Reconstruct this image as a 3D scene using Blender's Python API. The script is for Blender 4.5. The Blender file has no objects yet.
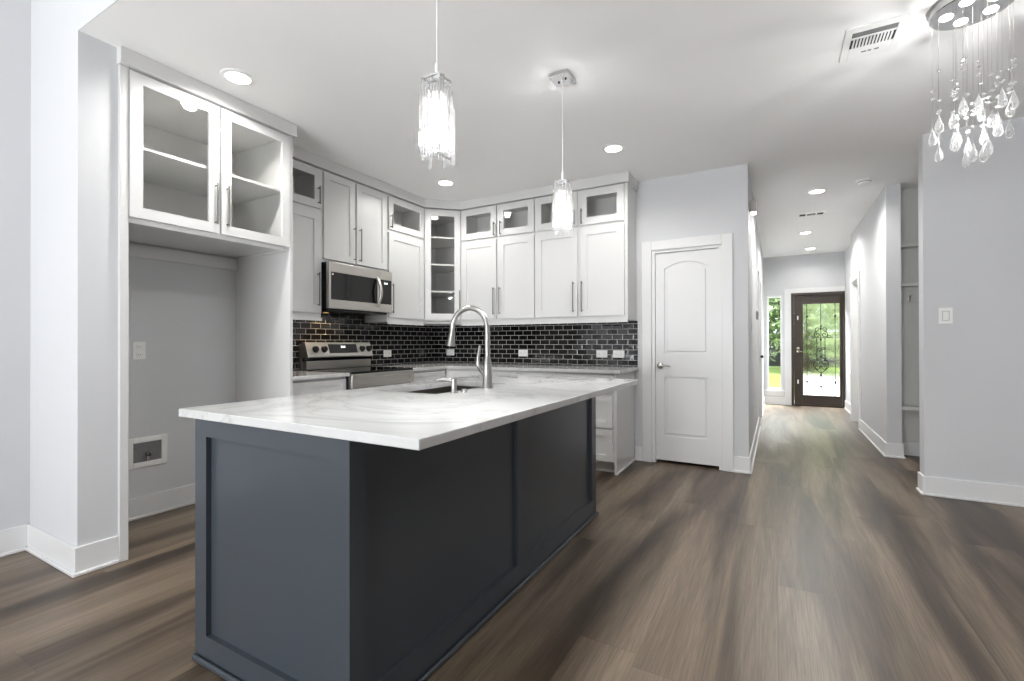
import bpy, bmesh, math, random
from mathutils import Vector, Matrix
C = bpy.context.scene.collection
sc = bpy.context.scene
PI = math.pi

# ------------------------------------------------------------------ camera
def basis(yaw, pit, rol):
    F = Vector((-math.sin(yaw), math.cos(yaw), 0)); R = Vector((math.cos(yaw), math.sin(yaw), 0)); U = Vector((0, 0, 1))
    F2 = F*math.cos(pit)+U*math.sin(pit); U2 = U*math.cos(pit)-F*math.sin(pit)
    R3 = R*math.cos(rol)+U2*math.sin(rol); U3 = U2*math.cos(rol)-R*math.sin(rol)
    return F2, R3, U3
F_, R_, U_ = basis(math.radians(29.3133), math.radians(0.2228), math.radians(-0.1275))
cam = bpy.data.objects.new('camera', bpy.data.cameras.new('camera')); C.objects.link(cam)
m4 = Matrix((R_, U_, -F_)).transposed().to_4x4(); m4.translation = (0, 0, 1.165)
cam.matrix_world = m4
cam.data.sensor_fit = 'HORIZONTAL'; cam.data.sensor_width = 36.0
cam.data.lens = 471.67/1024*36.0
cam.data.clip_start = 0.02; cam.data.clip_end = 200
sc.camera = cam

# ------------------------------------------------------------------ world, light, exposure
W = bpy.data.worlds.new('world'); sc.world = W; W.use_nodes = True
wn = W.node_tree.nodes; bg = wn['Background']
bg.inputs[0].default_value = (0.86, 0.93, 1.0, 1); bg.inputs[1].default_value = 2.0
sc.view_settings.view_transform = 'Standard'; sc.view_settings.look = 'None'
sc.view_settings.gamma = 1.0; sc.view_settings.use_curve_mapping = False
sc.view_settings.exposure = 0.63
cy = sc.cycles
cy.max_bounces = 14; cy.diffuse_bounces = 8; cy.glossy_bounces = 6; cy.transmission_bounces = 12; cy.transparent_max_bounces = 24
cy.sample_clamp_indirect = 6.0; cy.caustics_refractive = False; cy.caustics_reflective = False

def area(name, loc, aim, sx, sy, power, col=(1, 1, 1)):
    l = bpy.data.lights.new(name, 'AREA'); l.shape = 'RECTANGLE'; l.size = sx; l.size_y = sy; l.energy = power; l.color = col
    o = bpy.data.objects.new(name, l); C.objects.link(o); o.location = loc
    o.rotation_euler = Vector(aim).to_track_quat('-Z', 'Y').to_euler(); return o
DAY = (0.955, 0.975, 1.0)
# added lamp for rear window daylight, set low and tilted up to lift ceiling
area('rear_daylight_uplight', (-1.5, -3.5, 0.78), (0, 1, 1.2), 3.0, 0.85, 172, DAY)
# sun on the yards and through the rear windows
sl = bpy.data.lights.new('sun', 'SUN'); sl.energy = 9.0; sl.angle = 0.01; sl.color = (1, 0.96, 0.9)
so_ = bpy.data.objects.new('sun', sl); C.objects.link(so_); so_.rotation_euler = Vector((-0.25, 0.62, -0.74)).to_track_quat('-Z', 'Y').to_euler()
# daylight coming in under the porch at the front door
area('porch_daylight', (0.45, 10.75, 2.75), (0.0, -1, -0.75), 1.6, 0.9, 1800, DAY)

def point(name, loc, power, r=0.03, col=(1, 1, 1)):
    l = bpy.data.lights.new(name, 'POINT'); l.energy = power; l.shadow_soft_size = r; l.color = col
    o = bpy.data.objects.new(name, l); C.objects.link(o); o.location = loc; return o
def spot(name, loc, power, angle=150, r=0.05, col=(1, 0.98, 0.95)):
    l = bpy.data.lights.new(name, 'SPOT'); l.energy = power; l.spot_size = math.radians(angle); l.spot_blend = 0.6; l.shadow_soft_size = r; l.color = col
    o = bpy.data.objects.new(name, l); C.objects.link(o); o.location = loc; return o

# ------------------------------------------------------------------ materials
def lin(c):
    return tuple((x/255/12.92 if x/255 <= 0.04045 else ((x/255+0.055)/1.055)**2.4) for x in c)+(1,)
def mat(name, col, rough=0.5, metal=0.0, spec=0.5, bump=None, emit=None, estr=0, coat=0):
    m = bpy.data.materials.new(name); m.use_nodes = True; nt = m.node_tree; p = nt.nodes['Principled BSDF']
    p.inputs['Base Color'].default_value = lin(col); p.inputs['Roughness'].default_value = rough
    p.inputs['Metallic'].default_value = metal; p.inputs['Specular IOR Level'].default_value = spec
    if coat: p.inputs['Coat Weight'].default_value = coat; p.inputs['Coat Roughness'].default_value = 0.05
    if emit: p.inputs['Emission Color'].default_value = lin(emit); p.inputs['Emission Strength'].default_value = estr
    if bump:
        sc_, st, var = bump
        tc = nt.nodes.new('ShaderNodeTexCoord'); n = nt.nodes.new('ShaderNodeTexNoise'); n.inputs['Scale'].default_value = sc_; n.inputs['Detail'].default_value = 3
        nt.links.new(tc.outputs['Object'], n.inputs['Vector'])
        b = nt.nodes.new('ShaderNodeBump'); b.inputs['Strength'].default_value = st; b.inputs['Distance'].default_value = 0.002
        nt.links.new(n.outputs['Fac'], b.inputs['Height']); nt.links.new(b.outputs['Normal'], p.inputs['Normal'])
        if var:
            n2 = nt.nodes.new('ShaderNodeTexNoise'); n2.inputs['Scale'].default_value = sc_/20
            nt.links.new(tc.outputs['Object'], n2.inputs['Vector'])
            mx = nt.nodes.new('ShaderNodeMix'); mx.data_type = 'RGBA'
            c = lin(col); mx.inputs['A'].default_value = tuple(x*(1-var) for x in c[:3])+(1,); mx.inputs['B'].default_value = tuple(min(1, x*(1+var)) for x in c[:3])+(1,)
            nt.links.new(n2.outputs['Fac'], mx.inputs['Factor']); nt.links.new(mx.outputs['Result'], p.inputs['Base Color'])
    return m
M = {}
M['wall'] = mat('wall_paint', (206, 207, 209), 0.7, spec=0.25, bump=(160, 0.12, 0.01))
M['ceil'] = mat('ceiling_paint', (246, 246, 245), 0.85, spec=0.15, bump=(120, 0.12, 0.01))
M['trim'] = mat('trim_paint', (223, 223, 223), 0.35, bump=(60, 0.03, 0.01))
M['cab'] = mat('cabinet_white', (211, 211, 210), 0.32, bump=(80, 0.03, 0.01))
M['cabin'] = mat('cabinet_inside', (214, 213, 209), 0.6, bump=(60, 0.05, 0.03))
M['island'] = mat('island_slate_paint', (62, 68, 74), 0.28, bump=(90, 0.05, 0.03))
M['nickel'] = mat('brushed_nickel', (178, 176, 172), 0.28, 1.0, bump=(220, 0.06, 0.03))
M['pull'] = mat('cabinet_pull_nickel', (128, 126, 122), 0.32, 1.0, bump=(220, 0.06, 0.03))
M['chrome'] = mat('chrome', (225, 225, 226), 0.07, 1.0, bump=(40, 0.01, 0.01))
M['steel'] = mat('stainless_steel', (186, 183, 177), 0.30, 1.0, bump=(180, 0.06, 0.04))
M['black'] = mat('black_enamel', (16, 16, 17), 0.25, bump=(80, 0.03, 0.05))
M['bglass'] = mat('black_glass', (12, 12, 12), 0.06, spec=0.4, bump=(5, 0.01, 0.05))
M['plate'] = mat('white_plastic', (240, 240, 238), 0.35, bump=(60, 0.02, 0.01))
M['grey'] = mat('grey_plastic', (120, 120, 122), 0.45, bump=(60, 0.03, 0.02))
M['dark'] = mat('dark_slot', (22, 22, 22), 0.6, bump=(60, 0.03, 0.02))
M['filter'] = mat('vent_filter', (122, 122, 122), 0.9, bump=(400, 0.6, 0.25))
M['brown'] = mat('door_dark_walnut', (52, 41, 31), 0.38, bump=(30, 0.15, 0.15))
M['iron'] = mat('wrought_iron', (24, 24, 26), 0.45, 0.4, bump=(120, 0.15, 0.05))
M['brass'] = mat('satin_hardware', (196, 188, 170), 0.25, 1.0, bump=(60, 0.02, 0.02))
M['lamp'] = mat('lamp_lens', (255, 255, 255), 0.4, emit=(255, 250, 242), estr=9, bump=(20, 0.01, 0.0))
M['bulb'] = mat('lamp_bulb', (255, 255, 255), 0.4, emit=(255, 250, 244), estr=9, bump=(20, 0.01, 0.0))
M['led'] = mat('clock_digits', (250, 250, 250), 0.4, emit=(240, 246, 255), estr=1.2, bump=(20, 0.01, 0.0))
M['grass'] = mat('lawn_grass', (128, 150, 72), 0.9, bump=(40, 0.8, 0.3))
M['leaf'] = mat('tree_leaf', (84, 104, 66), 0.6, bump=(9, 0.3, 0.35))
M['leafb'] = mat('tree_leaf_light', (176, 190, 150), 0.6, bump=(9, 0.3, 0.35))
M['bark'] = mat('tree_bark', (84, 70, 58), 0.9, bump=(30, 0.8, 0.25))
M['concrete'] = mat('porch_concrete', (206, 203, 196), 0.9, bump=(60, 0.4, 0.08))
M['fence'] = mat('fence_board', (54, 54, 56), 0.8, bump=(30, 0.4, 0.1))
M['bead'] = mat('locker_paint', (206, 206, 203), 0.45, bump=(80, 0.04, 0.01))

class NT:
    def __init__(s, name):
        s.m = bpy.data.materials.new(name); s.m.use_nodes = True; s.t = s.m.node_tree; s.p = s.t.nodes['Principled BSDF']; s.out = s.t.nodes['Material Output']
    def n(s, typ, **k):
        x = s.t.nodes.new(typ)
        for a, v in k.items(): setattr(x, a, v)
        return x
    def l(s, a, b): s.t.links.new(a, b)
    def math(s, op, a, b=None):
        x = s.n('ShaderNodeMath', operation=op)
        for i, v in enumerate((a, b)):
            if v is None: continue
            if isinstance(v, (int, float)): x.inputs[i].default_value = v
            else: s.l(v, x.inputs[i])
        return x.outputs[0]
    def vmath(s, op, a, b=None, scale=None):
        x = s.n('ShaderNodeVectorMath', operation=op)
        for i, v in enumerate((a, b)):
            if v is None: continue
            if isinstance(v, tuple): x.inputs[i].default_value = v
            else: s.l(v, x.inputs[i])
        if scale is not None: x.inputs['Scale'].default_value = scale
        return x.outputs[0]
    def mix(s, f, a, b, blend='MIX'):
        x = s.n('ShaderNodeMix', data_type='RGBA', blend_type=blend)
        for nm, v in (('Factor', f), ('A', a), ('B', b)):
            if isinstance(v, (int, float)): x.inputs[nm].default_value = v
            elif isinstance(v, tuple): x.inputs[nm].default_value = v
            else: s.l(v, x.inputs[nm])
        return x.outputs['Result']
    def ramp(s, f, stops):
        x = s.n('ShaderNodeValToRGB'); e = x.color_ramp.elements
        while len(e) < len(stops): e.new(0.5)
        for el, (p, c) in zip(e, stops): el.position = p; el.color = c
        s.l(f, x.inputs[0]); return x.outputs[0]
    def noise(s, vec, scale, detail=4, rough=0.55, dist=0):
        x = s.n('ShaderNodeTexNoise'); x.inputs['Scale'].default_value = scale; x.inputs['Detail'].default_value = detail
        x.inputs['Roughness'].default_value = rough; x.inputs['Distortion'].default_value = dist
        s.l(vec, x.inputs['Vector']); return x.outputs['Fac']

def floor_mat():
    k = NT('plank_floor'); tc = k.n('ShaderNodeTexCoord'); sp = k.n('ShaderNodeSeparateXYZ'); k.l(tc.outputs['Object'], sp.inputs[0])
    x, y = sp.outputs[0], sp.outputs[1]
    row = k.math('FLOOR', k.math('DIVIDE', x, 0.229))
    wn_ = k.n('ShaderNodeTexWhiteNoise', noise_dimensions='1D'); k.l(row, wn_.inputs['W'])
    ys = k.math('ADD', y, k.math('MULTIPLY', wn_.outputs['Value'], 1.83))
    col = k.math('FLOOR', k.math('DIVIDE', ys, 1.83))
    cmb = k.n('ShaderNodeCombineXYZ'); k.l(row, cmb.inputs[0]); k.l(col, cmb.inputs[1])
    wn2 = k.n('ShaderNodeTexWhiteNoise', noise_dimensions='2D'); k.l(cmb.outputs[0], wn2.inputs['Vector'])
    off = k.vmath('SCALE', wn2.outputs['Color'], scale=23.0)
    fx = k.math('FRACT', k.math('DIVIDE', x, 0.229)); fy = k.math('FRACT', k.math('DIVIDE', ys, 1.83))
    ex = k.math('MINIMUM', fx, k.math('SUBTRACT', 1.0, fx)); ey = k.math('MINIMUM', fy, k.math('SUBTRACT', 1.0, fy))
    seam = k.math('MAXIMUM', k.math('LESS_THAN', ex, 0.0055), k.math('LESS_THAN', ey, 0.0009))
    def st(sx, sy):
        c = k.n('ShaderNodeCombineXYZ'); k.l(k.math('MULTIPLY', x, sx), c.inputs[0]); k.l(k.math('MULTIPLY', y, sy), c.inputs[1]); return k.vmath('ADD', c.outputs[0], off)
    off2 = k.vmath('SCALE', wn2.outputs['Color'], scale=0.3)
    def st2(sx, sy):
        c = k.n('ShaderNodeCombineXYZ'); k.l(k.math('MULTIPLY', x, sx), c.inputs[0]); k.l(k.math('MULTIPLY', y, sy), c.inputs[1]); return k.vmath('ADD', c.outputs[0], off2)
    broad = k.noise(st2(4.2, 0.42), 1.0, 3, 0.5, 0.7)
    grain = k.noise(st(30, 1.3), 1.0, 5, 0.65, 0.8)
    fine = k.noise(st(210, 5), 1.0, 3, 0.6, 0)
    base = k.ramp(broad, [(0.31, lin((54, 44, 35))), (0.43, lin((84, 71, 58))), (0.55, lin((114, 100, 84))), (0.75, lin((138, 123, 106)))])
    g = k.ramp(grain, [(0.28, (0.70, 0.68, 0.66, 1)), (0.6, (1.06, 1.05, 1.04, 1))])
    c = k.mix(0.7, base, g, 'MULTIPLY')
    fg = k.ramp(fine, [(0.32, (0.62, 0.61, 0.60, 1)), (0.66, (1.16, 1.16, 1.16, 1))])
    c = k.mix(0.8, c, fg, 'MULTIPLY')
    tint = k.ramp(wn2.outputs['Value'], [(0.0, (0.93, 0.925, 0.92, 1)), (1.0, (1.06, 1.06, 1.06, 1))])
    c = k.mix(1.0, c, tint, 'MULTIPLY')
    c = k.mix(k.math('MULTIPLY', seam, 0.45), c, lin((64, 54, 46)))
    k.l(c, k.p.inputs['Base Color'])
    k.p.inputs['Roughness'].default_value = 0.38; k.p.inputs['Specular IOR Level'].default_value = 0.45
    b = k.n('ShaderNodeBump'); b.inputs['Strength'].default_value = 0.25; b.inputs['Distance'].default_value = 0.002
    k.l(k.math('SUBTRACT', k.math('MULTIPLY', grain, 0.4), seam), b.inputs['Height']); k.l(b.outputs[0], k.p.inputs['Normal'])
    return k.m
M['floor'] = floor_mat()

def quartz_mat():
    k = NT('white_quartz'); tc = k.n('ShaderNodeTexCoord'); v = tc.outputs['Object']
    n1 = k.noise(v, 1.3, 5, 0.6, 2.2); n2 = k.noise(v, 14, 4, 0.6, 0.5)
    vein = k.math('ABSOLUTE', k.math('SUBTRACT', n1, 0.5))
    base = k.ramp(vein, [(0.0, lin((181, 180, 178))), (0.014, lin((193, 193, 192))), (0.07, lin((200, 200, 199)))])
    c = k.mix(0.25, base, k.ramp(n2, [(0.3, (0.93, 0.93, 0.93, 1)), (0.65, (1, 1, 1, 1))]), 'MULTIPLY')
    k.l(c, k.p.inputs['Base Color']); k.p.inputs['Roughness'].default_value = 0.12; return k.m
M['quartz'] = quartz_mat()

def tile_mat(axis):
    k = NT('black_subway_tile_'+'xy'[axis]); tc = k.n('ShaderNodeTexCoord'); sp = k.n('ShaderNodeSeparateXYZ'); k.l(tc.outputs['Object'], sp.inputs[0])
    a, z = sp.outputs[axis], sp.outputs[2]; bw, rh = 0.1075, 0.0518
    rz = k.math('DIVIDE', z, rh); row = k.math('FLOOR', rz)
    par = k.math('MODULO', row, 2.0); aa = k.math('ADD', k.math('DIVIDE', a, bw), k.math('MULTIPLY', par, 0.5)); aa = k.math('ADD', aa, 200.0)
    col = k.math('FLOOR', aa); fa = k.math('FRACT', aa); fz = k.math('FRACT', rz)
    ea = k.math('MULTIPLY', k.math('MINIMUM', fa, k.math('SUBTRACT', 1.0, fa)), bw)
    ez = k.math('MULTIPLY', k.math('MINIMUM', fz, k.math('SUBTRACT', 1.0, fz)), rh)
    e = k.math('MINIMUM', ea, ez); grout = k.math('LESS_THAN', e, 0.0022)
    cmb = k.n('ShaderNodeCombineXYZ'); k.l(col, cmb.inputs[0]); k.l(row, cmb.inputs[1])
    w = k.n('ShaderNodeTexWhiteNoise', noise_dimensions='2D'); k.l(cmb.outputs[0], w.inputs['Vector'])
    tcol = k.ramp(w.outputs['Value'], [(0.0, lin((9, 9, 10))), (1.0, lin((27, 26, 27)))])
    k.l(k.mix(grout, tcol, lin((184, 183, 181))), k.p.inputs['Base Color'])
    k.l(k.math('ADD', k.math('MULTIPLY', grout, 0.7), 0.07), k.p.inputs['Roughness'])
    geo = k.n('ShaderNodeNewGeometry')
    jit = k.vmath('SCALE', k.vmath('SUBTRACT', w.outputs['Color'], (0.5, 0.5, 0.5)), scale=0.05)
    nrm = k.vmath('NORMALIZE', k.vmath('ADD', geo.outputs['Normal'], jit))
    h = k.math('ADD', k.math('MULTIPLY', k.math('MINIMUM', e, 0.005), 160.0), k.math('MULTIPLY', k.noise(tc.outputs['Object'], 34, 2), 1.0))
    b = k.n('ShaderNodeBump'); b.inputs['Strength'].default_value = 0.3; b.inputs['Distance'].default_value = 0.0022
    k.l(h, b.inputs['Height']); k.l(nrm, b.inputs['Normal']); k.l(b.outputs[0], k.p.inputs['Normal'])
    return k.m
M['tile_x'] = tile_mat(0); M['tile_y'] = tile_mat(1)

def clear_glass(name, tint=(1, 1, 1, 1), gl=1.0):
    k = NT(name); t = k.n('ShaderNodeBsdfTransparent'); t.inputs[0].default_value = tint
    g = k.n('ShaderNodeBsdfGlossy'); g.inputs['Roughness'].default_value = 0.02
    fr = k.n('ShaderNodeFresnel'); fr.inputs[0].default_value = 1.5
    mx = k.n('ShaderNodeMixShader'); ge = k.n('ShaderNodeNewGeometry'); k.l(k.math('MULTIPLY', k.math('MULTIPLY', fr.outputs[0], gl), k.math('SUBTRACT', 1.0, ge.outputs['Backfacing'])), mx.inputs[0]); k.l(t.outputs[0], mx.inputs[1]); k.l(g.outputs[0], mx.inputs[2]); k.l(mx.outputs[0], k.out.inputs[0]); return k.m
M['glass'] = clear_glass('cabinet_glass', (0.98, 0.98, 0.975, 1))
M['wglass'] = clear_glass('window_glass', (0.96, 0.98, 0.97, 1), 0.12)
def rain_glass():
    k = NT('rain_glass'); tc = k.n('ShaderNodeTexCoord')
    r = k.n('ShaderNodeBsdfRefraction'); r.inputs['IOR'].default_value = 1.2; r.inputs['Roughness'].default_value = 0.05; r.inputs[0].default_value = (0.95, 0.98, 0.96, 1)
    b = k.n('ShaderNodeBump'); b.inputs['Strength'].default_value = 0.6; b.inputs['Distance'].default_value = 0.006
    k.l(k.noise(tc.outputs['Object'], 22, 2), b.inputs['Height']); k.l(b.outputs[0], r.inputs['Normal'])
    t = k.n('ShaderNodeBsdfTransparent'); mx = k.n('ShaderNodeMixShader'); mx.inputs[0].default_value = 0.55
    k.l(t.outputs[0], mx.inputs[1]); k.l(r.outputs[0], mx.inputs[2]); k.l(mx.outputs[0], k.out.inputs[0]); return k.m
M['rain'] = rain_glass()
def crystal(name, base, edge, clear):
    k = NT(name); tc = k.n('ShaderNodeTexCoord')
    g = k.n('ShaderNodeBsdfGlass'); g.inputs['IOR'].default_value = 1.45; g.inputs['Roughness'].default_value = 0.02
    b = k.n('ShaderNodeBump'); b.inputs['Strength'].default_value = 0.15; b.inputs['Distance'].default_value = 0.002
    k.l(k.noise(tc.outputs['Object'], 60, 2), b.inputs['Height']); k.l(b.outputs[0], g.inputs['Normal'])
    t = k.n('ShaderNodeBsdfTransparent'); mx = k.n('ShaderNodeMixShader'); mx.inputs[0].default_value = 1-clear
    k.l(t.outputs[0], mx.inputs[1]); k.l(g.outputs[0], mx.inputs[2])
    d = k.n('ShaderNodeBsdfTranslucent'); d.inputs[0].default_value = (0.95, 0.95, 0.95, 1); d2 = k.n('ShaderNodeBsdfDiffuse'); d2.inputs[0].default_value = (0.95, 0.95, 0.95, 1)
    a = k.n('ShaderNodeMixShader'); k.l(d.outputs[0], a.inputs[1]); k.l(d2.outputs[0], a.inputs[2])
    fr = k.n('ShaderNodeLayerWeight'); fr.inputs[0].default_value = 0.35
    m2 = k.n('ShaderNodeMixShader'); k.l(k.math('ADD', k.math('MULTIPLY', fr.outputs['Facing'], edge), base), m2.inputs[0]); k.l(mx.outputs[0], m2.inputs[1]); k.l(a.outputs[0], m2.inputs[2]); k.l(m2.outputs[0], k.out.inputs[0]); return k.m
M['crystal'] = crystal('crystal', 0.04, 0.22, 0.30)
M['rod'] = crystal('crystal_rod', 0.003, 0.02, 0.45)
def bead_mat():
    k = NT('beadboard_paint'); tc = k.n('ShaderNodeTexCoord'); sp = k.n('ShaderNodeSeparateXYZ'); k.l(tc.outputs['Object'], sp.inputs[0])
    f = k.math('FRACT', k.math('DIVIDE', sp.outputs[0], 0.045)); g = k.math('MINIMUM', f, k.math('SUBTRACT', 1.0, f))
    k.p.inputs['Base Color'].default_value = lin((206, 206, 203)); k.p.inputs['Roughness'].default_value = 0.45
    b = k.n('ShaderNodeBump'); b.inputs['Strength'].default_value = 0.9; b.inputs['Distance'].default_value = 0.004
    k.l(k.math('MINIMUM', g, 0.12), b.inputs['Height']); k.l(b.outputs[0], k.p.inputs['Normal']); return k.m
M['beadboard'] = bead_mat()

# ------------------------------------------------------------------ mesh helpers
class MB:
    def __init__(s, Mx=None): s.bm = bmesh.new(); s.M = Mx or Matrix.Identity(4)
    def _t(s, vs, Mx=None):
        bmesh.ops.transform(s.bm, matrix=s.M @ (Mx or Matrix.Identity(4)), verts=vs)
    def box(s, x0, x1, y0, y1, z0, z1, bev=0.0, seg=2):
        x0, x1 = min(x0, x1), max(x0, x1); y0, y1 = min(y0, y1), max(y0, y1); z0, z1 = min(z0, z1), max(z0, z1)
        v = [s.bm.verts.new((x, y, z)) for z in (z0, z1) for y in (y0, y1) for x in (x0, x1)]
        fs = [s.bm.faces.new([v[i] for i in f]) for f in ((0, 2, 3, 1), (4, 5, 7, 6), (0, 1, 5, 4), (2, 6, 7, 3), (0, 4, 6, 2), (1, 3, 7, 5))]
        if bev > 0:
            es = list({e for f in fs for e in f.edges})
            r = bmesh.ops.bevel(s.bm, geom=es, offset=bev, segments=seg, affect='EDGES', profile=0.5)
            v = list({vv for f in r['faces'] for vv in f.verts} | {vv for vv in v if vv.is_valid})
        s._t(v); return s
    def cyl(s, p0, p1, r0, r1=None, seg=16):
        p0, p1 = Vector(p0), Vector(p1); r1 = r0 if r1 is None else r1; d = p1-p0
        q = d.to_track_quat('Z', 'Y').to_matrix().to_4x4(); q.translation = (p0+p1)/2
        r = bmesh.ops.create_cone(s.bm, cap_ends=True, segments=seg, radius1=r0, radius2=max(r1, 1e-5), depth=d.length)
        s._t(r['verts'], q); return s
    def tube(s, pts, r, seg=10, rs=None, caps=True):
        pts = [Vector(p) for p in pts]; rings = []; up = None; nv = []
        for i, p in enumerate(pts):
            t = (pts[min(i+1, len(pts)-1)]-pts[max(i-1, 0)]).normalized()
            if up is None:
                up = Vector((0, 0, 1)) if abs(t.z) < 0.9 else Vector((1, 0, 0))
            a = (up-t*up.dot(t)).normalized(); up = a; b = t.cross(a); rr = rs[i] if rs else r
            ring = [s.bm.verts.new(p+(a*math.cos(2*PI*k/seg)+b*math.sin(2*PI*k/seg))*rr) for k in range(seg)]
            rings.append(ring); nv += ring
        for A, B in zip(rings, rings[1:]):
            for k in range(seg): s.bm.faces.new((A[k], A[(k+1) % seg], B[(k+1) % seg], B[k]))
        if caps: s.bm.faces.new(rings[0][::-1]); s.bm.faces.new(rings[-1])
        s._t(nv); return s
    def lathe(s, c, prof, seg=24, closed=False):
        c = Vector(c); rings = []; nv = []
        for r, z in prof:
            ring = [s.bm.verts.new(c+Vector((max(r, 1e-4)*math.cos(2*PI*k/seg), max(r, 1e-4)*math.sin(2*PI*k/seg), z))) for k in range(seg)]
            rings.append(ring); nv += ring
        for A, B in zip(rings, rings[1:]):
            for k in range(seg): s.bm.faces.new((A[k], A[(k+1) % seg], B[(k+1) % seg], B[k]))
        if closed:
            A, B = rings[-1], rings[0]
            for k in range(seg): s.bm.faces.new((A[k], A[(k+1) % seg], B[(k+1) % seg], B[k]))
        else: s.bm.faces.new(rings[0][::-1]); s.bm.faces.new(rings[-1])
        s._t(nv); return s
    def prism(s, poly, z0, z1, bev=0.0):
        a = [s.bm.verts.new((p[0], p[1], z0)) for p in poly]; b = [s.bm.verts.new((p[0], p[1], z1)) for p in poly]; n = len(poly)
        s.bm.faces.new(a[::-1]); top = s.bm.faces.new(b)
        for i in range(n): s.bm.faces.new((a[i], a[(i+1) % n], b[(i+1) % n], b[i]))
        v = a+b
        if bev:
            r = bmesh.ops.bevel(s.bm, geom=list(top.edges), offset=bev, segments=2, affect='EDGES', profile=0.5)
            v = list({x for f in r['faces'] for x in f.verts} | {x for x in v if x.is_valid})
        s._t(v); return s
    def sphere(s, c, r, sx=1, sy=1, sz=1, sub=2):
        o = bmesh.ops.create_icosphere(s.bm, subdivisions=sub, radius=r)
        s._t(o['verts'], Matrix.Translation(c) @ Matrix.Diagonal((sx, sy, sz, 1))); return s

ORG = {}
def origin(o): return ORG.get(o.name, Vector((0, 0, 0)))
def part(name, mb, m, parent=None, smooth=False, at=None):
    """link mb as one mesh object; geometry is given in world coordinates"""
    me = bpy.data.meshes.new(name)
    og = origin(parent) if parent else Vector(at or (0, 0, 0))
    bmesh.ops.transform(mb.bm, matrix=Matrix.Translation(-og), verts=mb.bm.verts)
    bmesh.ops.recalc_face_normals(mb.bm, faces=mb.bm.faces)
    mb.bm.to_mesh(me); mb.bm.free(); me.materials.append(m)
    o = bpy.data.objects.new(name, me); C.objects.link(o)
    if smooth:
        for p in me.polygons: p.use_smooth = True
        bpy.context.view_layer.objects.active = o
        try: me.set_sharp_from_angle(angle=math.radians(35))
        except Exception: pass
    if parent: o.parent = parent; ORG[o.name] = og
    else: o.location = og; ORG[o.name] = og
    return o
def tag(o, label, cat, group=None):
    o['label'] = label; o['category'] = cat
    if group: o['group'] = group
    return o
def thing(name, label, cat, loc, group=None):
    o = bpy.data.objects.new(name, None); C.objects.link(o); o.location = loc; o.empty_display_size = 0.1
    ORG[o.name] = Vector(loc); return tag(o, label, cat, group)
def struct(name, mb, m, parent=None):
    o = part(name, mb, m, parent)
    if not parent: o['kind'] = 'structure'
    return o
def copy_tree(o, parent=None):
    c = o.copy(); C.objects.link(c)
    if parent: c.parent = parent
    for ch in o.children: copy_tree(ch, c)
    return c
def dup(root, loc, label, group=None):
    c = copy_tree(root); c.location = loc; c['label'] = label
    if group: c['group'] = group
    return c
def face(o, u):
    """local frame: a along the wall (u), b up, c out of the wall"""
    u = Vector(u).normalized(); z = Vector((0, 0, 1)); n = u.cross(z)
    m = Matrix((u, z, n)).transposed().to_4x4(); m.translation = o; return m
YF, XF = (0, 1, 0), (1, 0, 0)      # facing +x / facing -y

# ------------------------------------------------------------------ room shell
LW, BW, CZ = -3.71, 4.665, 2.745
RX, HL = 0.975, -0.22
struct('floor', MB().box(-3.9, 4.1, -3.7, 10.2, -0.08, 0), M['floor'])
cm = MB(); cm.box(-3.9, 4.1, 1.0035, 10.2, CZ, CZ+0.1); struct('ceiling', cm, M['ceil'])
struct('ceiling_living', MB().box(-3.9, 4.1, -3.7, 1.0, 3.45, 3.55), M['ceil'])
struct('wall_header', MB().box(LW, 3.98, 1.0, 1.003, CZ, 3.45), M['wall'])
struct('wall_left', MB().box(LW-0.12, LW, -3.7, BW+0.12, 0, 3.45), M['wall'])
struct('wall_wing', MB().box(LW, -3.07, 1.0, 1.1655, 0, CZ), M['wall'])
wb = MB(); wb.box(LW, -1.06, BW, BW+0.12, 0, CZ); wb.box(-1.06, -0.43, BW, BW+0.12, 2.055, CZ); wb.box(-0.43, HL, BW, BW+0.12, 0, CZ); struct('wall_back', wb, M['wall'])
DL0, DL1 = 7.35, 8.2
wl = MB(); wl.box(HL-0.12, HL, BW+0.12, DL0, 0, CZ); wl.box(HL-0.12, HL, DL0, DL1, 2.05, CZ); wl.box(HL-0.12, HL, DL1, 10.05, 0, CZ); struct('wall_hall_left', wl, M['wall'])
struct('wall_right', MB().box(RX, 4.0, BW, BW+0.135, 0, CZ), M['wall'])
RY0, RY1 = 7.78, 8.46
wr = MB(); wr.box(RX-0.01, 1.085, 6.01, RY0, 0, CZ); wr.box(RX-0.01, 1.085, RY0, RY1, 2.02, CZ); wr.box(RX-0.01, 1.085, RY1, RY1+0.1, 0, CZ); wr.box(1.045, 1.085, RY1+0.1, 10.05, 0, CZ); struct('wall_hall_right', wr, M['wall'])
struct('wall_pantry', MB().box(-1.7, -0.34, 5.6, 5.7, 0, CZ).box(-1.8, -1.7, BW+0.12, 5.7, 0, CZ), M['wall'])
struct('wall_nook', MB().box(1.085, 4.0, 6.24, 6.36, 0, CZ), M['wall'])
wf = MB()
SX0, SX1, SZ0, SZ1 = -0.165, 0.09, 0.265, 2.02
FX0, FX1, FZ = 0.23, 1.035, 2.05
wf.box(-0.34, SX0, 10.05, 10.2, 0, CZ); wf.box(SX0, SX1, 10.05, 10.2, 0, SZ0); wf.box(SX0, SX1, 10.05, 10.2, SZ1, CZ)
wf.box(SX1, FX0, 10.05, 10.2, 0, CZ); wf.box(FX0, FX1, 10.05, 10.2, FZ, CZ); wf.box(FX1, 1.2, 10.05, 10.2, 0, CZ); struct('wall_front', wf, M['wall'])
ws = MB()   # unseen wall behind the camera; its low opening is made up for the uplight
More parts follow.
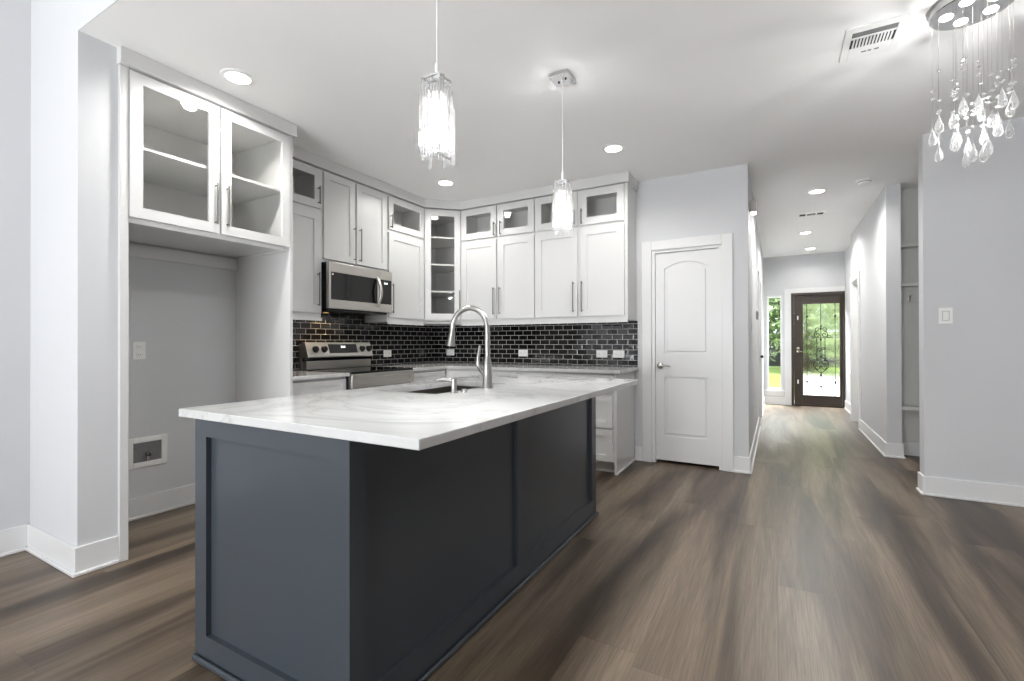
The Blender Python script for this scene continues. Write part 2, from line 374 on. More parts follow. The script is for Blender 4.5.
ws.box(LW, -3.02, -3.7, -3.56, 0, 3.45); ws.box(0.02, 3.98, -3.7, -3.56, 0, 3.45); ws.box(-3.02, 0.02, -3.7, -3.56, 0, 0.33); ws.box(-3.02, 0.02, -3.7, -3.56, 1.24, 3.45)
struct('wall_rear', ws, M['wall'])
struct('wall_east', MB().box(3.98, 4.1, -3.7, 6.4, 0, 3.45), M['wall'])

BH = 0.142
def baseboard(name, runs):
    mb = MB()
    for (x0, y0, x1, y1, nx, ny, *ext) in runs:      # along the wall line; n points into the room; ext lengthens the ends round outer corners
        e0, e1 = (ext+[0, 0])[:2]
        xa, xb, ya, yb = min(x0, x1), max(x0, x1), min(y0, y1), max(y0, y1)
        def slab(d, z0, z1, bev):
            if nx: mb.box(min(xa, xa+nx*d), max(xa, xa+nx*d), ya-e0*d, yb+e1*d, z0, z1, bev)
            else: mb.box(xa-e0*d, xb+e1*d, min(ya, ya+ny*d), max(ya, ya+ny*d), z0, z1, bev)
        slab(0.014, 0.018, BH, 0.002); slab(0.026, 0, 0.018, 0.005)
    return struct(name, mb, M['trim'])
baseboard('baseboard_left', [(LW, -3.5, LW, 1.0, 1, 0)])
baseboard('baseboard_wing', [(LW, 1.0, -3.07, 1.0, 0, -1), (-3.07, 1.0, -3.07, 1.1655, 1, 0, 1, 0)])
baseboard('baseboard_alcove', [(LW, 1.207, LW, 2.169, 1, 0)])
baseboard('baseboard_back', [(-0.342, BW, HL, BW, 0, -1), (HL, BW, HL, DL0-0.09, 1, 0, 1, 0), (-1.224, BW, -1.152, BW, 0, -1)])
baseboard('baseboard_hall_left', [(HL, DL1+0.09, HL, 10.05, 1, 0)])
baseboard('baseboard_right', [(RX, BW, 3.97, BW, 0, -1), (RX, BW, RX, BW+0.135, -1, 0, 1, 0)])
baseboard('baseboard_hall_right', [(RX-0.01, 6.01, RX-0.01, RY0-0.09, -1, 0, 1, 0), (RX-0.01, 6.01, 1.085, 6.01, 0, -1, 0, 1), (1.045, RY1+0.1, 1.045, 10.05, -1, 0)])
baseboard('baseboard_front', [(HL, 10.05, 0.124, 10.05, 0, -1)])

def casing(name, Mx, a0, a1, top, w=0.09, t=0.018, sill=False):
    mb = MB(Mx)
    mb.box(a0-w, a0, 0, top+w, 0, t, 0.003); mb.box(a1, a1+w, 0, top+w, 0, t, 0.003); mb.box(a0, a1, top, top+w, 0, t, 0.003)
    return struct(name, mb, M['trim'])

# pantry door --------------------------------------------------------------
PM = face((0, BW, 0), XF)
casing('trim_pantry', PM, -1.06, -0.432, 2.052)
jb = MB(PM); jb.box(-1.06, -1.03, 0, 2.052, -0.12, -0.001); jb.box(-0.462, -0.432, 0, 2.052, -0.12, -0.001); jb.box(-1.03, -0.462, 2.026, 2.052, -0.12, -0.001); struct('trim_pantry_jamb', jb, M['trim'])
def arch(a0, a1, b0, b1, rise, n=14, inset=0.0):
    a0 += inset; a1 -= inset; b0 += inset; b1 -= inset
    pts = [(a0, b0), (a1, b0)]
    for i in range(n+1):
        t = i/n; a = a1+(a0-a1)*t; pts.append((a, b1-rise+rise*(1-(2*t-1)**2)))
    return pts
def pantry_door():
    a0, a1, b0, b1 = -1.028, -0.464, 0.028, 2.023
    PF = face((0, BW+0.022, 0), XF)
    mb = MB(PF); c0, c1, cp = -0.036, 0.0, -0.014
    l, r = -0.945, -0.552
    mb.box(a0, l, b0, b1, c0, c1); mb.box(r, a1, b0, b1, c0, c1)
    mb.box(l, r, b0, 0.262, c0, c1); mb.box(l, r, 0.832, 1.052, c0, c1)
    top = [(l, b1), (l, 1.868)]
    n = 16
    for i in range(n+1):
        t = i/n; top.append((l+(r-l)*t, 1.868+0.062*(1-(2*t-1)**2)))
    top.append((r, b1)); mb.prism(top, c0, c1)
    mb.box(l, r, 0.262, 0.832, c0, cp); mb.box(l, r, 1.052, 1.95, c0, cp-0.0005)
    d = struct('door_1', mb, M['trim']); d['label'] = 'white two-panel arched pantry door with lever handle'
    for poly in (arch(l, r, 0.262, 0.832, 0, inset=0.022), arch(l, r, 1.052, 1.93, 0.062, inset=0.022)):
        p = MB(PF); p.prism(poly, cp-0.002, -0.003, 0.006); part('panel', p, M['trim'], d)
    k = MB(PF); k.lathe((0, 0, 0), [(0.031, 0), (0.031, 0.006), (0.024, 0.010), (0.011, 0.013), (0.011, 0.045), (0.0, 0.046)], 20)
    bmesh.ops.transform(k.bm, matrix=Matrix.Translation((-0.985, 0, 0.936)), verts=k.bm.verts)
    k.tube([(-0.985, 0.936, 0.042), (-0.96, 0.938, 0.046), (-0.92, 0.94, 0.044), (-0.882, 0.932, 0.04)], 0.009, 10, [0.011, 0.009, 0.008, 0.007])
    h = part('lever_handle', k, M['nickel'], d, True)
pantry_door()

# hall doors ---------------------------------------------------------------
RM = face((RX-0.01, 0, 0), (0, -1, 0))        # faces -x, a = -y
casing('trim_hall_right', RM, -RY1, -RY0, 2.02, 0.085)
jb = MB(RM); jb.box(-RY1, -RY1+0.02, 0, 2.02, -0.12, -0.001); jb.box(-RY0-0.02, -RY0, 0, 2.02, -0.12, -0.001); jb.box(-RY1+0.02, -RY0-0.02, 2.0, 2.02, -0.12, -0.001); struct('trim_hall_right_jamb', jb, M['trim'])
def panel_door(name, Mx, a0, a1, b1, knob_a, label):
    mb = MB(Mx); mb.box(a0, a1, 0.012, b1, -0.036, 0)
    d = struct(name, mb, M['trim']); d['label'] = label
    for z0, z1 in ((0.25, 0.82), (1.05, 1.9)):
        p = MB(Mx); p.box(a0+0.11, a1-0.11, z0, z1, -0.001, 0.006, 0.005); part('panel', p, M['trim'], d)
    k = MB(Mx); k.cyl((knob_a, 0.94, 0), (knob_a, 0.94, 0.05), 0.012); k.sphere((knob_a, 0.94, 0.055), 0.026, 1, 1, 0.7); part('knob', k, M['iron'], d, True)
panel_door('door_3', face((RX+0.075, 0, 0), (0, -1, 0)), -RY1+0.022, -RY0-0.022, 1.998, -RY0-0.09, 'white door in the right-hand wall of the hall')
LM = face((HL, 0, 0), YF)
casing('trim_hall_left', LM, DL0, DL1, 2.05, 0.085)
panel_door('door_4', face((HL-0.03, 0, 0), YF), DL0+0.003, DL1-0.003, 2.045, DL1-0.07, 'white door in the left-hand wall of the hall')

# front door ---------------------------------------------------------------
FM = face((0, 10.05, 0), XF)
fc = MB(FM); fc.box(0.125, FX0, 0, 2.135, 0, 0.018, 0.003); fc.box(FX0, 1.044, FZ, 2.135, 0, 0.018, 0.003); struct('trim_front', fc, M['trim'])
def front_door():
    f = MB(FM); f.box(FX0, FX0+0.045, 0, FZ, -0.12, 0.012, 0.003); f.box(FX1-0.03, FX1+0.005, 0, FZ, -0.12, 0.012, 0.003); f.box(FX0+0.045, FX1-0.03, FZ-0.045, FZ, -0.12, 0.012, 0.003); f.box(FX0+0.045, FX1-0.03, 0, 0.03, -0.12, 0.012, 0.003)
    d = struct('door_2', f, M['brown']); d['label'] = 'dark brown front door with wrought iron scrollwork over glass'
    g0, g1, h0, h1 = 0.40, 0.975, 0.185, 1.86
    a0, a1, b0, b1 = FX0+0.048, FX1-0.033, 0.033, FZ-0.048
    s = MB(FM); s.box(a0, g0, b0, b1, -0.075, -0.02, 0.004); s.box(g1, a1, b0, b1, -0.075, -0.02, 0.004); s.box(g0, g1, b0, h0, -0.075, -0.02, 0.004); s.box(g0, g1, h1, b1, -0.075, -0.02, 0.004)
    s.box(g0-0.012, g0+0.016, h0-0.012, h1+0.012, -0.03, -0.008, 0.004); s.box(g1-0.012, g1+0.01, h0-0.012, h1+0.012, -0.03, -0.008, 0.004); s.box(g0, g1, h0-0.012, h0+0.016, -0.03, -0.009, 0.004); s.box(g0, g1, h1-0.016, h1+0.012, -0.03, -0.009, 0.004)
    part('leaf_frame', s, M['brown'], d)
    p = MB(FM); p.box(g0, g1, h0, h1, -0.055, -0.048); part('pane', p, M['rain'], d)
    q = MB(FM); c = -0.025; cx = (g0+g1)/2
    xs = (g0+0.075, cx, g1-0.075)
    for x in xs: q.cyl((x, h0, c), (x, h1, c), 0.0055, seg=8)
    for z in (0.84, 1.235): q.cyl((g0, z, c), (g1, z, c), 0.0055, seg=8)
    def spiral(x, z, r, a0, turns, sgn):
        pts = []
        for i in range(19):
            t = i/18; a = a0+sgn*turns*2*PI*t; rr = r*(1-0.75*t); pts.append((x+rr*math.cos(a), z+rr*math.sin(a), c))
        q.tube(pts, 0.007, 6)
    for sx in (-1, 1):
        q.tube([(cx+sx*0.062, 0.84+0.395*i/8, c) for i in range(9)], 0.007, 6)
        spiral(cx+sx*0.055, 1.29, 0.055, PI/2 if sx > 0 else PI/2, 1.3, -sx)
        spiral(cx+sx*0.05, 1.385, 0.042, -PI/2, 1.2, sx)
        spiral(cx+sx*0.055, 0.785, 0.06, -PI/2, 1.3, sx)
        spiral(cx+sx*0.045, 0.70, 0.045, PI/2, 1.2, -sx)
        q.tube([(cx+sx*0.115*math.sin(PI*i/14), 0.60+0.3*i/14, c) for i in range(15)], 0.007, 6)
        spiral(cx+sx*0.03, 1.03, 0.03, 0, 1.0, sx); spiral(cx+sx*0.12, 1.25, 0.03, 0, 1.0, sx)
    for x, z in ((cx, 1.45), (cx, 1.40), (cx, 0.72), (cx, 0.9), (cx, 1.2), (cx, 0.36), (xs[0], 0.44), (xs[2], 0.44), (xs[0], 1.62), (xs[2], 1.62), (cx, 0.565)): q.sphere((x, z, c), 0.02, 1, 1.4, 0.7, 1)
    part('scrollwork', q, M['iron'], d, True)
    for z, nm in ((1.045, 'deadbolt'), (0.985, 'door_handle')):
        k = MB(FM); k.lathe((0, 0, 0), [(0.026, 0), (0.026, 0.008), (0.012, 0.012), (0.012, 0.04), (0, 0.041)], 16)
        bmesh.ops.transform(k.bm, matrix=Matrix.Translation(FM.to_3x3() @ Vector((0.335, z, -0.02))), verts=k.bm.verts)
        if nm == 'door_handle': k.tube([(0.335, z, 0.018), (0.36, z+0.004, 0.022), (0.405, z-0.004, 0.02)], 0.009, 8)
        part(nm, k, M['brass'], d, True)
    for z in (1.6, 0.435):
        k = MB(FM); k.box(0.325, 0.345, z-0.035, z+0.035, -0.02, -0.014, 0.003); part('strike_plate', k, M['plate'], d)
front_door()
def sidelight():
    mb = MB(FM)
    mb.box(SX0, SX0+0.03, SZ0, SZ1, -0.1, 0.004, 0.003); mb.box(SX1-0.03, SX1, SZ0, SZ1, -0.1, 0.004, 0.003); mb.box(SX0+0.03, SX1-0.03, SZ0, SZ0+0.03, -0.1, 0.004, 0.003); mb.box(SX0+0.03, SX1-0.03, SZ1-0.03, SZ1, -0.1, 0.004, 0.003)
    o = struct('window_1', mb, M['trim']); o['label'] = 'narrow white sidelight window beside the front door'
    p = MB(FM); p.box(SX0+0.03, SX1-0.03, SZ0+0.03, SZ1-0.03, -0.06, -0.054); part('pane', p, M['wglass'], o)
    s = MB(FM); s.box(SX0-0.04, SX1+0.03, SZ0-0.03, SZ0, 0, 0.035, 0.004); s.box(SX0-0.03, SX1+0.02, SZ0-0.1, SZ0-0.03, 0, 0.014, 0.003); part('window_sill', s, M['trim'], o)
sidelight()

# ------------------------------------------------------------------ cabinet pieces
def bar_handle(parent, Mx, a, b0, b1, c, horiz=False):
    mb = MB(Mx); e = 0.014
    def P(t, cc): return (t, a, cc) if horiz else (a, t, cc)
    mb.cyl(P(b0, c+0.03), P(b1, c+0.03), 0.0058, seg=10)
    for t in (b0+e, b1-e): mb.cyl(P(t, c), P(t, c+0.03), 0.0045, seg=8)
    return part('handle', mb, M['pull'], parent, True)
def shaker(parent, Mx, a0, a1, b0, b1, rail=0.068, t=0.02, glass=False, name='door', m=None, handle=None, c0=0.0):
    m = m or M['cab']; mb = MB(Mx); bv = 0
    mb.box(a0, a0+rail, b0, b1, c0, c0+t, bv, 1); mb.box(a1-rail, a1, b0, b1, c0, c0+t, bv, 1)
    mb.box(a0+rail, a1-rail, b0, b0+rail, c0, c0+t, bv, 1); mb.box(a0+rail, a1-rail, b1-rail, b1, c0, c0+t, bv, 1)
    if not glass: mb.box(a0+rail-0.002, a1-rail+0.002, b0+rail-0.002, b1-rail+0.002, c0, c0+t-0.010)
    d = part(name, mb, m, parent)
    if glass:
        p = MB(Mx); p.box(a0+rail-0.004, a1-rail+0.004, b0+rail-0.004, b1-rail+0.004, c0+0.006, c0+0.010); part('pane', p, M['glass'], d)
    if handle:
        if handle[0] == 'v': bar_handle(d, Mx, handle[1], handle[2], handle[3], c0+t)
        else: bar_handle(d, Mx, handle[1], handle[2], handle[3], c0+t, True)
    return d
def carcass(parent, Mx, a0, a1, b0, b1, depth, div=None, ff=0.03, shelves=()):
    """hollow box behind the doors (c from -depth to 0) with a face frame"""
    mb = MB(Mx); w = 0.018
    mb.box(a0, a0+w, b0, b1, -depth, 0); mb.box(a1-w, a1, b0, b1, -depth, 0)
    mb.box(a0+w, a1-w, b0+0.012, b0+0.012+w, -depth, -0.001); mb.box(a0+w, a1-w, b1-w, b1, -depth, -0.001); mb.box(a0+w, a1-w, b0+0.03, b1-w, -depth, -depth+0.008)
    mb.box(a0+w, a0+ff, b0, b1, -0.018, -0.0005); mb.box(a1-ff, a1-w, b0, b1, -0.018, -0.0005)
    mb.box(a0+ff, a1-ff, b0, b0+0.045, -0.018, -0.0005); mb.box(a0+ff, a1-ff, b1-0.03, b1, -0.018, -0.0005)
    if div:
        mb.box(a0+w, a1-w, div-w/2, div+w/2, -depth+0.01, -0.02); mb.box(a0+ff, a1-ff, div-0.024, div+0.024, -0.018, -0.0005)
    o = part('body', mb, M['cab'], parent)
    for z in shelves:
        s = MB(Mx); s.box(a0+w+0.001, a1-w-0.001, z, z+0.018, -depth+0.012, -0.022); part('shelf', s, M['cab'], parent)
    return o
B0, B1, DV = 1.375, 2.65, 2.29
D0, D1, S0, S1 = 1.418, 2.275, 2.305, 2.64

# fridge surround and cabinet ------------------------------------------------
FXW = -3.06
FMx = face((FXW, 0, 0), YF)
p = MB(); p.box(LW+0.002, -3.048, 1.166, 1.206, 0.0, 2.655, 0.0015, 1); tag(part('cabinet_end_panel', p, M['cab'], at=(-3.38, 1.186, 0)), 'tall white end panel beside the wing wall, left of the empty fridge alcove', 'panel')
p = MB(); p.box(LW+0.002, -3.048, 2.170, 2.196, 0.0, 2.655, 0.0015, 1); tag(part('cabinet_end_panel', p, M['cab'], at=(-3.38, 2.183, 0)), 'tall white end panel on the range side of the empty fridge alcove', 'panel')
fr = thing('wall_cabinet', 'wide white cabinet with two glass doors above the empty fridge alcove', 'cabinet', (-3.38, 1.688, 1.82))
carcass(fr, FMx, 1.207, 2.169, 1.82, 2.655, 0.64, None, 0.03, (2.245,))
shaker(fr, FMx, 1.209, 1.676, 1.85, 2.645, 0.06, glass=True, handle=('v', 1.650, 1.90, 2.155))
shaker(fr, FMx, 1.691, 2.167, 1.85, 2.645, 0.06, glass=True, handle=('v', 1.722, 1.90, 2.155))
p = MB(); p.box(LW+0.002, LW+0.022, 1.207, 2.169, 1.735, 1.819); part('nailer', p, M['cab'], fr)
cr = MB(); cr.box(LW+0.002, -3.024, 1.16, 2.214, 2.656, CZ-0.001, 0.002, 1); struct('trim_fridge_crown', cr, M['cab'])

# left wall uppers ------------------------------------------------------------
UX = -3.40; UD = UX-LW-0.002
UM = face((UX, 0, 0), YF)
A = thing('wall_cabinet', 'white upper cabinet between fridge panel and microwave, small glass door on top', 'cabinet', (-3.55, 2.46, B0))
carcass(A, UM, 2.198, 2.717, B0, B1, UD, DV, 0.03)
shaker(A, UM, 2.232, 2.706, D0, D1, 0.07, handle=('v', 2.666, 1.475, 1.757)); shaker(A, UM, 2.232, 2.706, S0, S1, 0.066, glass=True, handle=('v', 2.672, 2.335, 2.485))
Bc = thing('wall_cabinet', 'white two-door upper cabinet directly above the microwave', 'cabinet', (-3.55, 3.105, 1.86))
carcass(Bc, UM, 2.719, 3.495, 1.86, B1, UD, None, 0.03)
shaker(Bc, UM, 2.734, 3.078, 1.888, S1, 0.062, handle=('v', 3.060, 1.915, 2.22)); shaker(Bc, UM, 3.097, 3.483, 1.888, S1, 0.062, handle=('v', 3.126, 1.915, 2.22))
Cc = thing('wall_cabinet', 'white upper cabinet right of the microwave with small glass door on top', 'cabinet', (-3.55, 3.78, B0))
carcass(Cc, UM, 3.497, 4.062, B0, B1, UD, DV, 0.03)
shaker(Cc, UM, 3.512, 4.048, D0, D1, 0.07, handle=('v', 3.545, 1.46, 1.757)); shaker(Cc, UM, 3.512, 4.048, S0, S1, 0.066, glass=True, handle=('v', 3.530, 2.315, 2.45))
# diagonal corner cabinet
q0, q1 = Vector((UX, 4.064, 0)), Vector((-3.098, 4.355, 0))
DM = face(q0, (q1-q0)); dl = (q1-q0).length
Dc = thing('wall_cabinet', 'tall diagonal corner cabinet with one full height glass door', 'cabinet', (-3.5, 4.45, B0))
mb = MB(); poly = [(LW+0.002, BW-0.002), (LW+0.002, 4.064), (UX, 4.064), (-3.098, 4.355), (-3.098, BW-0.002)]
for z in (B0+0.012, B1-0.018): mb.prism(poly, z, z+0.018)
mb.box(LW+0.002, LW+0.01, 4.064, BW-0.002, B0, B1); mb.box(LW+0.01, -3.098, BW-0.01, BW-0.002, B0, B1); mb.box(LW+0.01, UX, 4.064, 4.076, B0, B1); mb.box(-3.11, -3.098, 4.356, BW-0.01, B0, B1)
mb.M = DM; mb.box(0.004, 0.03, B0, B1, -0.016, 0); mb.box(dl-0.03, dl-0.004, B0, B1, -0.016, 0); mb.box(0.03, dl-0.03, B0, B0+0.045, -0.016, 0); mb.box(0.03, dl-0.03, B1-0.03, B1, -0.016, 0)
part('body', mb, M['cab'], Dc)
sp = [(LW+0.012, BW-0.012), (LW+0.012, 4.08), (UX-0.004, 4.08), (-3.114, 4.362), (-3.114, BW-0.012)]
for z in (1.725, 2.025, 2.33):
    s = MB(); s.prism(sp, z, z+0.018); part('shelf', s, M['cab'], Dc)
shaker(Dc, DM, 0.012, dl-0.012, D0, S1, 0.068, glass=True, handle=('v', dl-0.028, 1.475, 1.745))

# back wall uppers ------------------------------------------------------------
UY = 4.355; BM = face((0, UY, 0), XF); BD = BW-UY-0.002
E_ = thing('wall_cabinet', 'white four-door upper cabinet on the back wall beside the diagonal corner cabinet', 'cabinet', (-2.63, 4.5, B0))
carcass(E_, BM, -3.096, -2.167, B0, B1, BD, DV, 0.05)
mb = MB(BM); mb.box(-2.642, -2.590, B0, B1, -0.017, -0.0012); part('centre_stile', mb, M['cab'], E_)
shaker(E_, BM, -3.086, -2.629, D0, D1, 0.07, handle=('v', -2.655, 1.465, 1.755)); shaker(E_, BM, -2.604, -2.174, D0, D1, 0.07, handle=('v', -2.578, 1.465, 1.755))
shaker(E_, BM, -3.086, -2.629, S0, S1, 0.068, glass=True, handle=('v', -2.648, 2.312, 2.46)); shaker(E_, BM, -2.604, -2.174, S0, S1, 0.068, glass=True, handle=('v', -2.566, 2.312, 2.46))
G = thing('wall_cabinet', 'white four-door upper cabinet at the right end of the back wall near the pantry', 'cabinet', (-1.685, 4.5, B0))
carcass(G, BM, -2.165, -1.207, B0, B1, BD, DV, 0.05)
mb = MB(BM); mb.box(-1.712, -1.660, B0, B1, -0.017, -0.0012); part('centre_stile', mb, M['cab'], G)
shaker(G, BM, -2.158, -1.702, D0, D1, 0.07, handle=('v', -1.738, 1.46, 1.757)); shaker(G, BM, -1.671, -1.237, D0, D1, 0.07, handle=('v', -1.65, 1.46, 1.757))
shaker(G, BM, -2.158, -1.702, S0, S1, 0.068, glass=True, handle=('v', -1.722, 2.312, 2.46)); shaker(G, BM, -1.671, -1.237, S0, S1, 0.068, glass=True, handle=('v', -1.650, 2.312, 2.46))
# crown and light rail
cr = MB(); cr.prism([(LW+0.002, 2.216), (-3.362, 2.216), (-3.362, 4.045), (-3.083, 4.316), (-1.188, 4.316), (-1.188, BW-0.002), (LW+0.002, BW-0.002)], 2.652, CZ-0.001); struct('trim_crown', cr, M['cab'])
lr = MB(); lr.box(-3.085, -1.208, 4.338, 4.354, 1.352, 1.374); lr.box(-3.4, -3.382, 3.5, 4.05, 1.352, 1.374); lr.box(-3.4, -3.382, 2.2, 2.716, 1.352, 1.374); struct('trim_light_rail', lr, M['cab'])

# ------------------------------------------------------------------ backsplash
bt = MB(); bt.box(LW+0.009, -1.197, BW-0.009, BW-0.001, 0.921, 1.372); tag(part('backsplash', bt, M['tile_x']), 'black subway tile backsplash along the back wall under the upper cabinets', 'backsplash')
bt = MB(); bt.box(LW+0.001, LW+0.009, 2.197, BW-0.001, 0.921, 1.372); bt.box(LW+0.001, LW+0.009, 2.72, 3.494, 1.372, 1.44); tag(part('backsplash', bt, M['tile_y']), 'black subway tile backsplash behind the range on the left wall', 'backsplash')

# ------------------------------------------------------------------ base cabinets and worktops
LBX = -3.098; LBM = face((LBX, 0, 0), YF); BBY = 4.058; BBM = face((0, BBY, 0), XF)
def base_body(parent, Mx, a0, a1, depth, toe=0.07):
    mb = MB(Mx); mb.box(a0, a1, 0.10, 0.888, -depth, 0); mb.box(a0, a1, 0, 0.10, -depth, -toe); return part('body', mb, M['cab'], parent)
b1 = thing('base_cabinet', 'narrow white base cabinet between fridge panel and range', 'cabinet', (-3.4, 2.46, 0))
base_body(b1, LBM, 2.198, 2.717, LBX-LW-0.002)
shaker(b1, LBM, 2.21, 2.705, 0.70, 0.868, 0.042, name='drawer'); shaker(b1, LBM, 2.21, 2.705, 0.115, 0.69, 0.065, handle=('v', 2.66, 0.5, 0.65))
b2 = thing('base_cabinet', 'white base cabinet right of the range, drawer over door', 'cabinet', (-3.4, 3.77, 0))
base_body(b2, LBM, 3.49, 4.056, LBX-LW-0.002)
shaker(b2, LBM, 3.502, 4.02, 0.70, 0.868, 0.042, name='drawer'); shaker(b2, LBM, 3.502, 4.02, 0.115, 0.69, 0.065, handle=('v', 3.54, 0.5, 0.65))
b3 = thing('base_cabinet', 'white base cabinet filling the inside corner under the worktop', 'cabinet', (-3.3, 4.36, 0))
base_body(b3, BBM, LW+0.002, -2.612, BW-BBY-0.002); shaker(b3, BBM, -3.06, -2.625, 0.115, 0.868, 0.065)
b4 = thing('base_cabinet', 'white two-door base cabinet in the middle of the back wall run', 'cabinet', (-2.2, 4.36, 0))
base_body(b4, BBM, -2.61, -1.832, BW-BBY-0.002)
for a in (-2.6, -2.217): shaker(b4, BBM, a, a+0.375, 0.70, 0.868, 0.042, name='drawer'); shaker(b4, BBM, a, a+0.375, 0.115, 0.69, 0.065)
b5 = thing('base_cabinet', 'white three-drawer base cabinet at the end beside the pantry door', 'cabinet', (-1.53, 4.36, 0))
base_body(b5, BBM, -1.83, -1.246, BW-BBY-0.002)
for z0, z1 in ((0.712, 0.868), (0.405, 0.694), (0.112, 0.388)): shaker(b5, BBM, -1.815, -1.262, z0, z1, 0.055, name='drawer')
mb = MB(); mb.box(-1.2455, -1.226, BBY-0.01, BW-0.002, 0, 0.888, 0.0015, 1); mb.box(-1.226, -1.213, BBY-0.018, BW-0.03, 0, 0.018, 0.004); part('end_panel', mb, M['cab'], b5)
wt = MB(); wt.box(LW+0.001, -3.05, 2.198, 2.718, 0.89, 0.92, 0.003); tag(part('worktop', wt, M['quartz']), 'short white quartz worktop between fridge panel and range', 'worktop')
wt = MB(); wt.prism([(LW+0.001, 3.488), (-3.05, 3.488), (-3.05, 4.02), (-1.19, 4.02), (-1.19, BW-0.001), (LW+0.001, BW-0.001)], 0.89, 0.92, 0.003); tag(part('worktop', wt, M['quartz']), 'white quartz worktop turning the corner under the black tile to the pantry', 'worktop')

# ------------------------------------------------------------------ range
def range_():
    y0, y1 = 2.724, 3.482
    r = thing('range', 'freestanding stainless electric range with black glass cooktop', 'stove', (-3.38, 3.103, 0))
    mb = MB(); mb.box(-3.695, -3.075, y0, y1, 0.03, 0.905, 0.003); part('body', mb, M['black'], r)
    mb = MB(); mb.box(-3.655, -3.045, y0-0.001, y1+0.001, 0.906, 0.924, 0.004); part('cooktop', mb, M['bglass'], r)
    RMx = face((-3.074, 0, 0), YF)
    mb = MB(RMx); mb.box(y0, y1, 0.788, 0.905, 0, 0.044, 0.004)
    for a, b, c, d in ((y0+0.06, y1-0.06, 0.865, 0.871), (y0+0.06, y1-0.06, 0.818, 0.824), (y0+0.06, y0+0.066, 0.818, 0.871), (y1-0.066, y1-0.06, 0.818, 0.871)): mb.box(a, b, c, d, 0.04, 0.048, 0.001, 1)
    part('front_fascia', mb, M['steel'], r)
    mb = MB(RMx); mb.box(y0, y1, 0.235, 0.775, 0, 0.035, 0.004); dr = part('oven_door', mb, M['steel'], r)
    w = MB(RMx); w.box(y0+0.12, y1-0.12, 0.33, 0.62, 0.034, 0.037); part('window', w, M['bglass'], dr)
    h = MB(RMx); h.cyl((y0+0.06, 0.715, 0.075), (y1-0.06, 0.715, 0.075), 0.012, seg=12)
    for a in (y0+0.09, y1-0.09): h.cyl((a, 0.715, 0.034), (a, 0.715, 0.075), 0.009, seg=8)
    part('handle', h, M['steel'], dr, True)
    mb = MB(RMx); mb.box(y0, y1, 0.06, 0.225, 0, 0.035, 0.004); part('drawer', mb, M['steel'], r)
    mb = MB(); mb.box(-3.66, -3.60, y0+0.004, y1-0.004, 0.925, 1.0, 0.003); mb.box(-3.7, -3.66, y0-0.0, y1+0.0, 0.91, 1.155, 0.002); g = part('backguard', mb, M['steel'], r)
    mb = MB(); mb.box(-3.66, -3.63, y0+0.004, y1-0.004, 1.0, 1.035); part('backguard_gap', mb, M['bglass'], r)
    Z = Matrix(((0, 1, 0), (0, 0, 1), (1, 0, 0)))
    s = MB(); # slanted control panel: profile in x,z swept along y
    pr = [(-3.66, 1.030), (-3.578, 1.030), (-3.574, 1.040), (-3.618, 1.166), (-3.626, 1.170), (-3.66, 1.170)]
    s.M = Matrix(((1, 0, 0, 0), (0, 0, 1, 0), (0, 1, 0, 0), (0, 0, 0, 1))); s.prism(pr, y0, y1); cp = part('control_panel', s, M['steel'], r)
    nn = Vector((0.126, 0, 0.044)).normalized(); up = Vector((-0.044, 0, 0.126)).normalized()
    base = Vector((-3.574, 0, 1.040)); L = Vector((-0.044, 0, 0.126)).length
    def pm(y, t):
        m = Matrix((Vector((0, 1, 0)), up, nn)).transposed().to_4x4(); m.translation = base+up*(t*L)+Vector((0, y, 0)); return m
    d = MB(pm(0, 0)); d.box(2.962, 3.296, 0.030, 0.118, -0.001, 0.0025, 0.001, 1); dp = part('display', d, M['bglass'], cp)
    d = MB(pm(0, 0))
    for k, a in enumerate((3.105, 3.122, 3.142)): d.box(a, a+0.011, 0.08, 0.1, 0.002, 0.0032)
    part('clock_digits', d, M['led'], dp)
    for y in (2.812, 2.905, 3.355, 3.440):
        k = MB(pm(y, 0.5)); k.lathe((0, 0, 0), [(0.031, 0), (0.031, 0.006), (0.026, 0.010), (0.023, 0.030), (0.0, 0.031)], 20); k.box(-0.005, 0.005, -0.022, 0.022, 0.03, 0.036, 0.002); part('knob', k, M['black'], r, True)
        k = MB(pm(y, 0.5)); k.lathe((0, 0, 0), [(0.036, 0), (0.036, 0.003), (0.032, 0.004)], 20); part('knob_ring', k, M['nickel'], r, True)
range_()

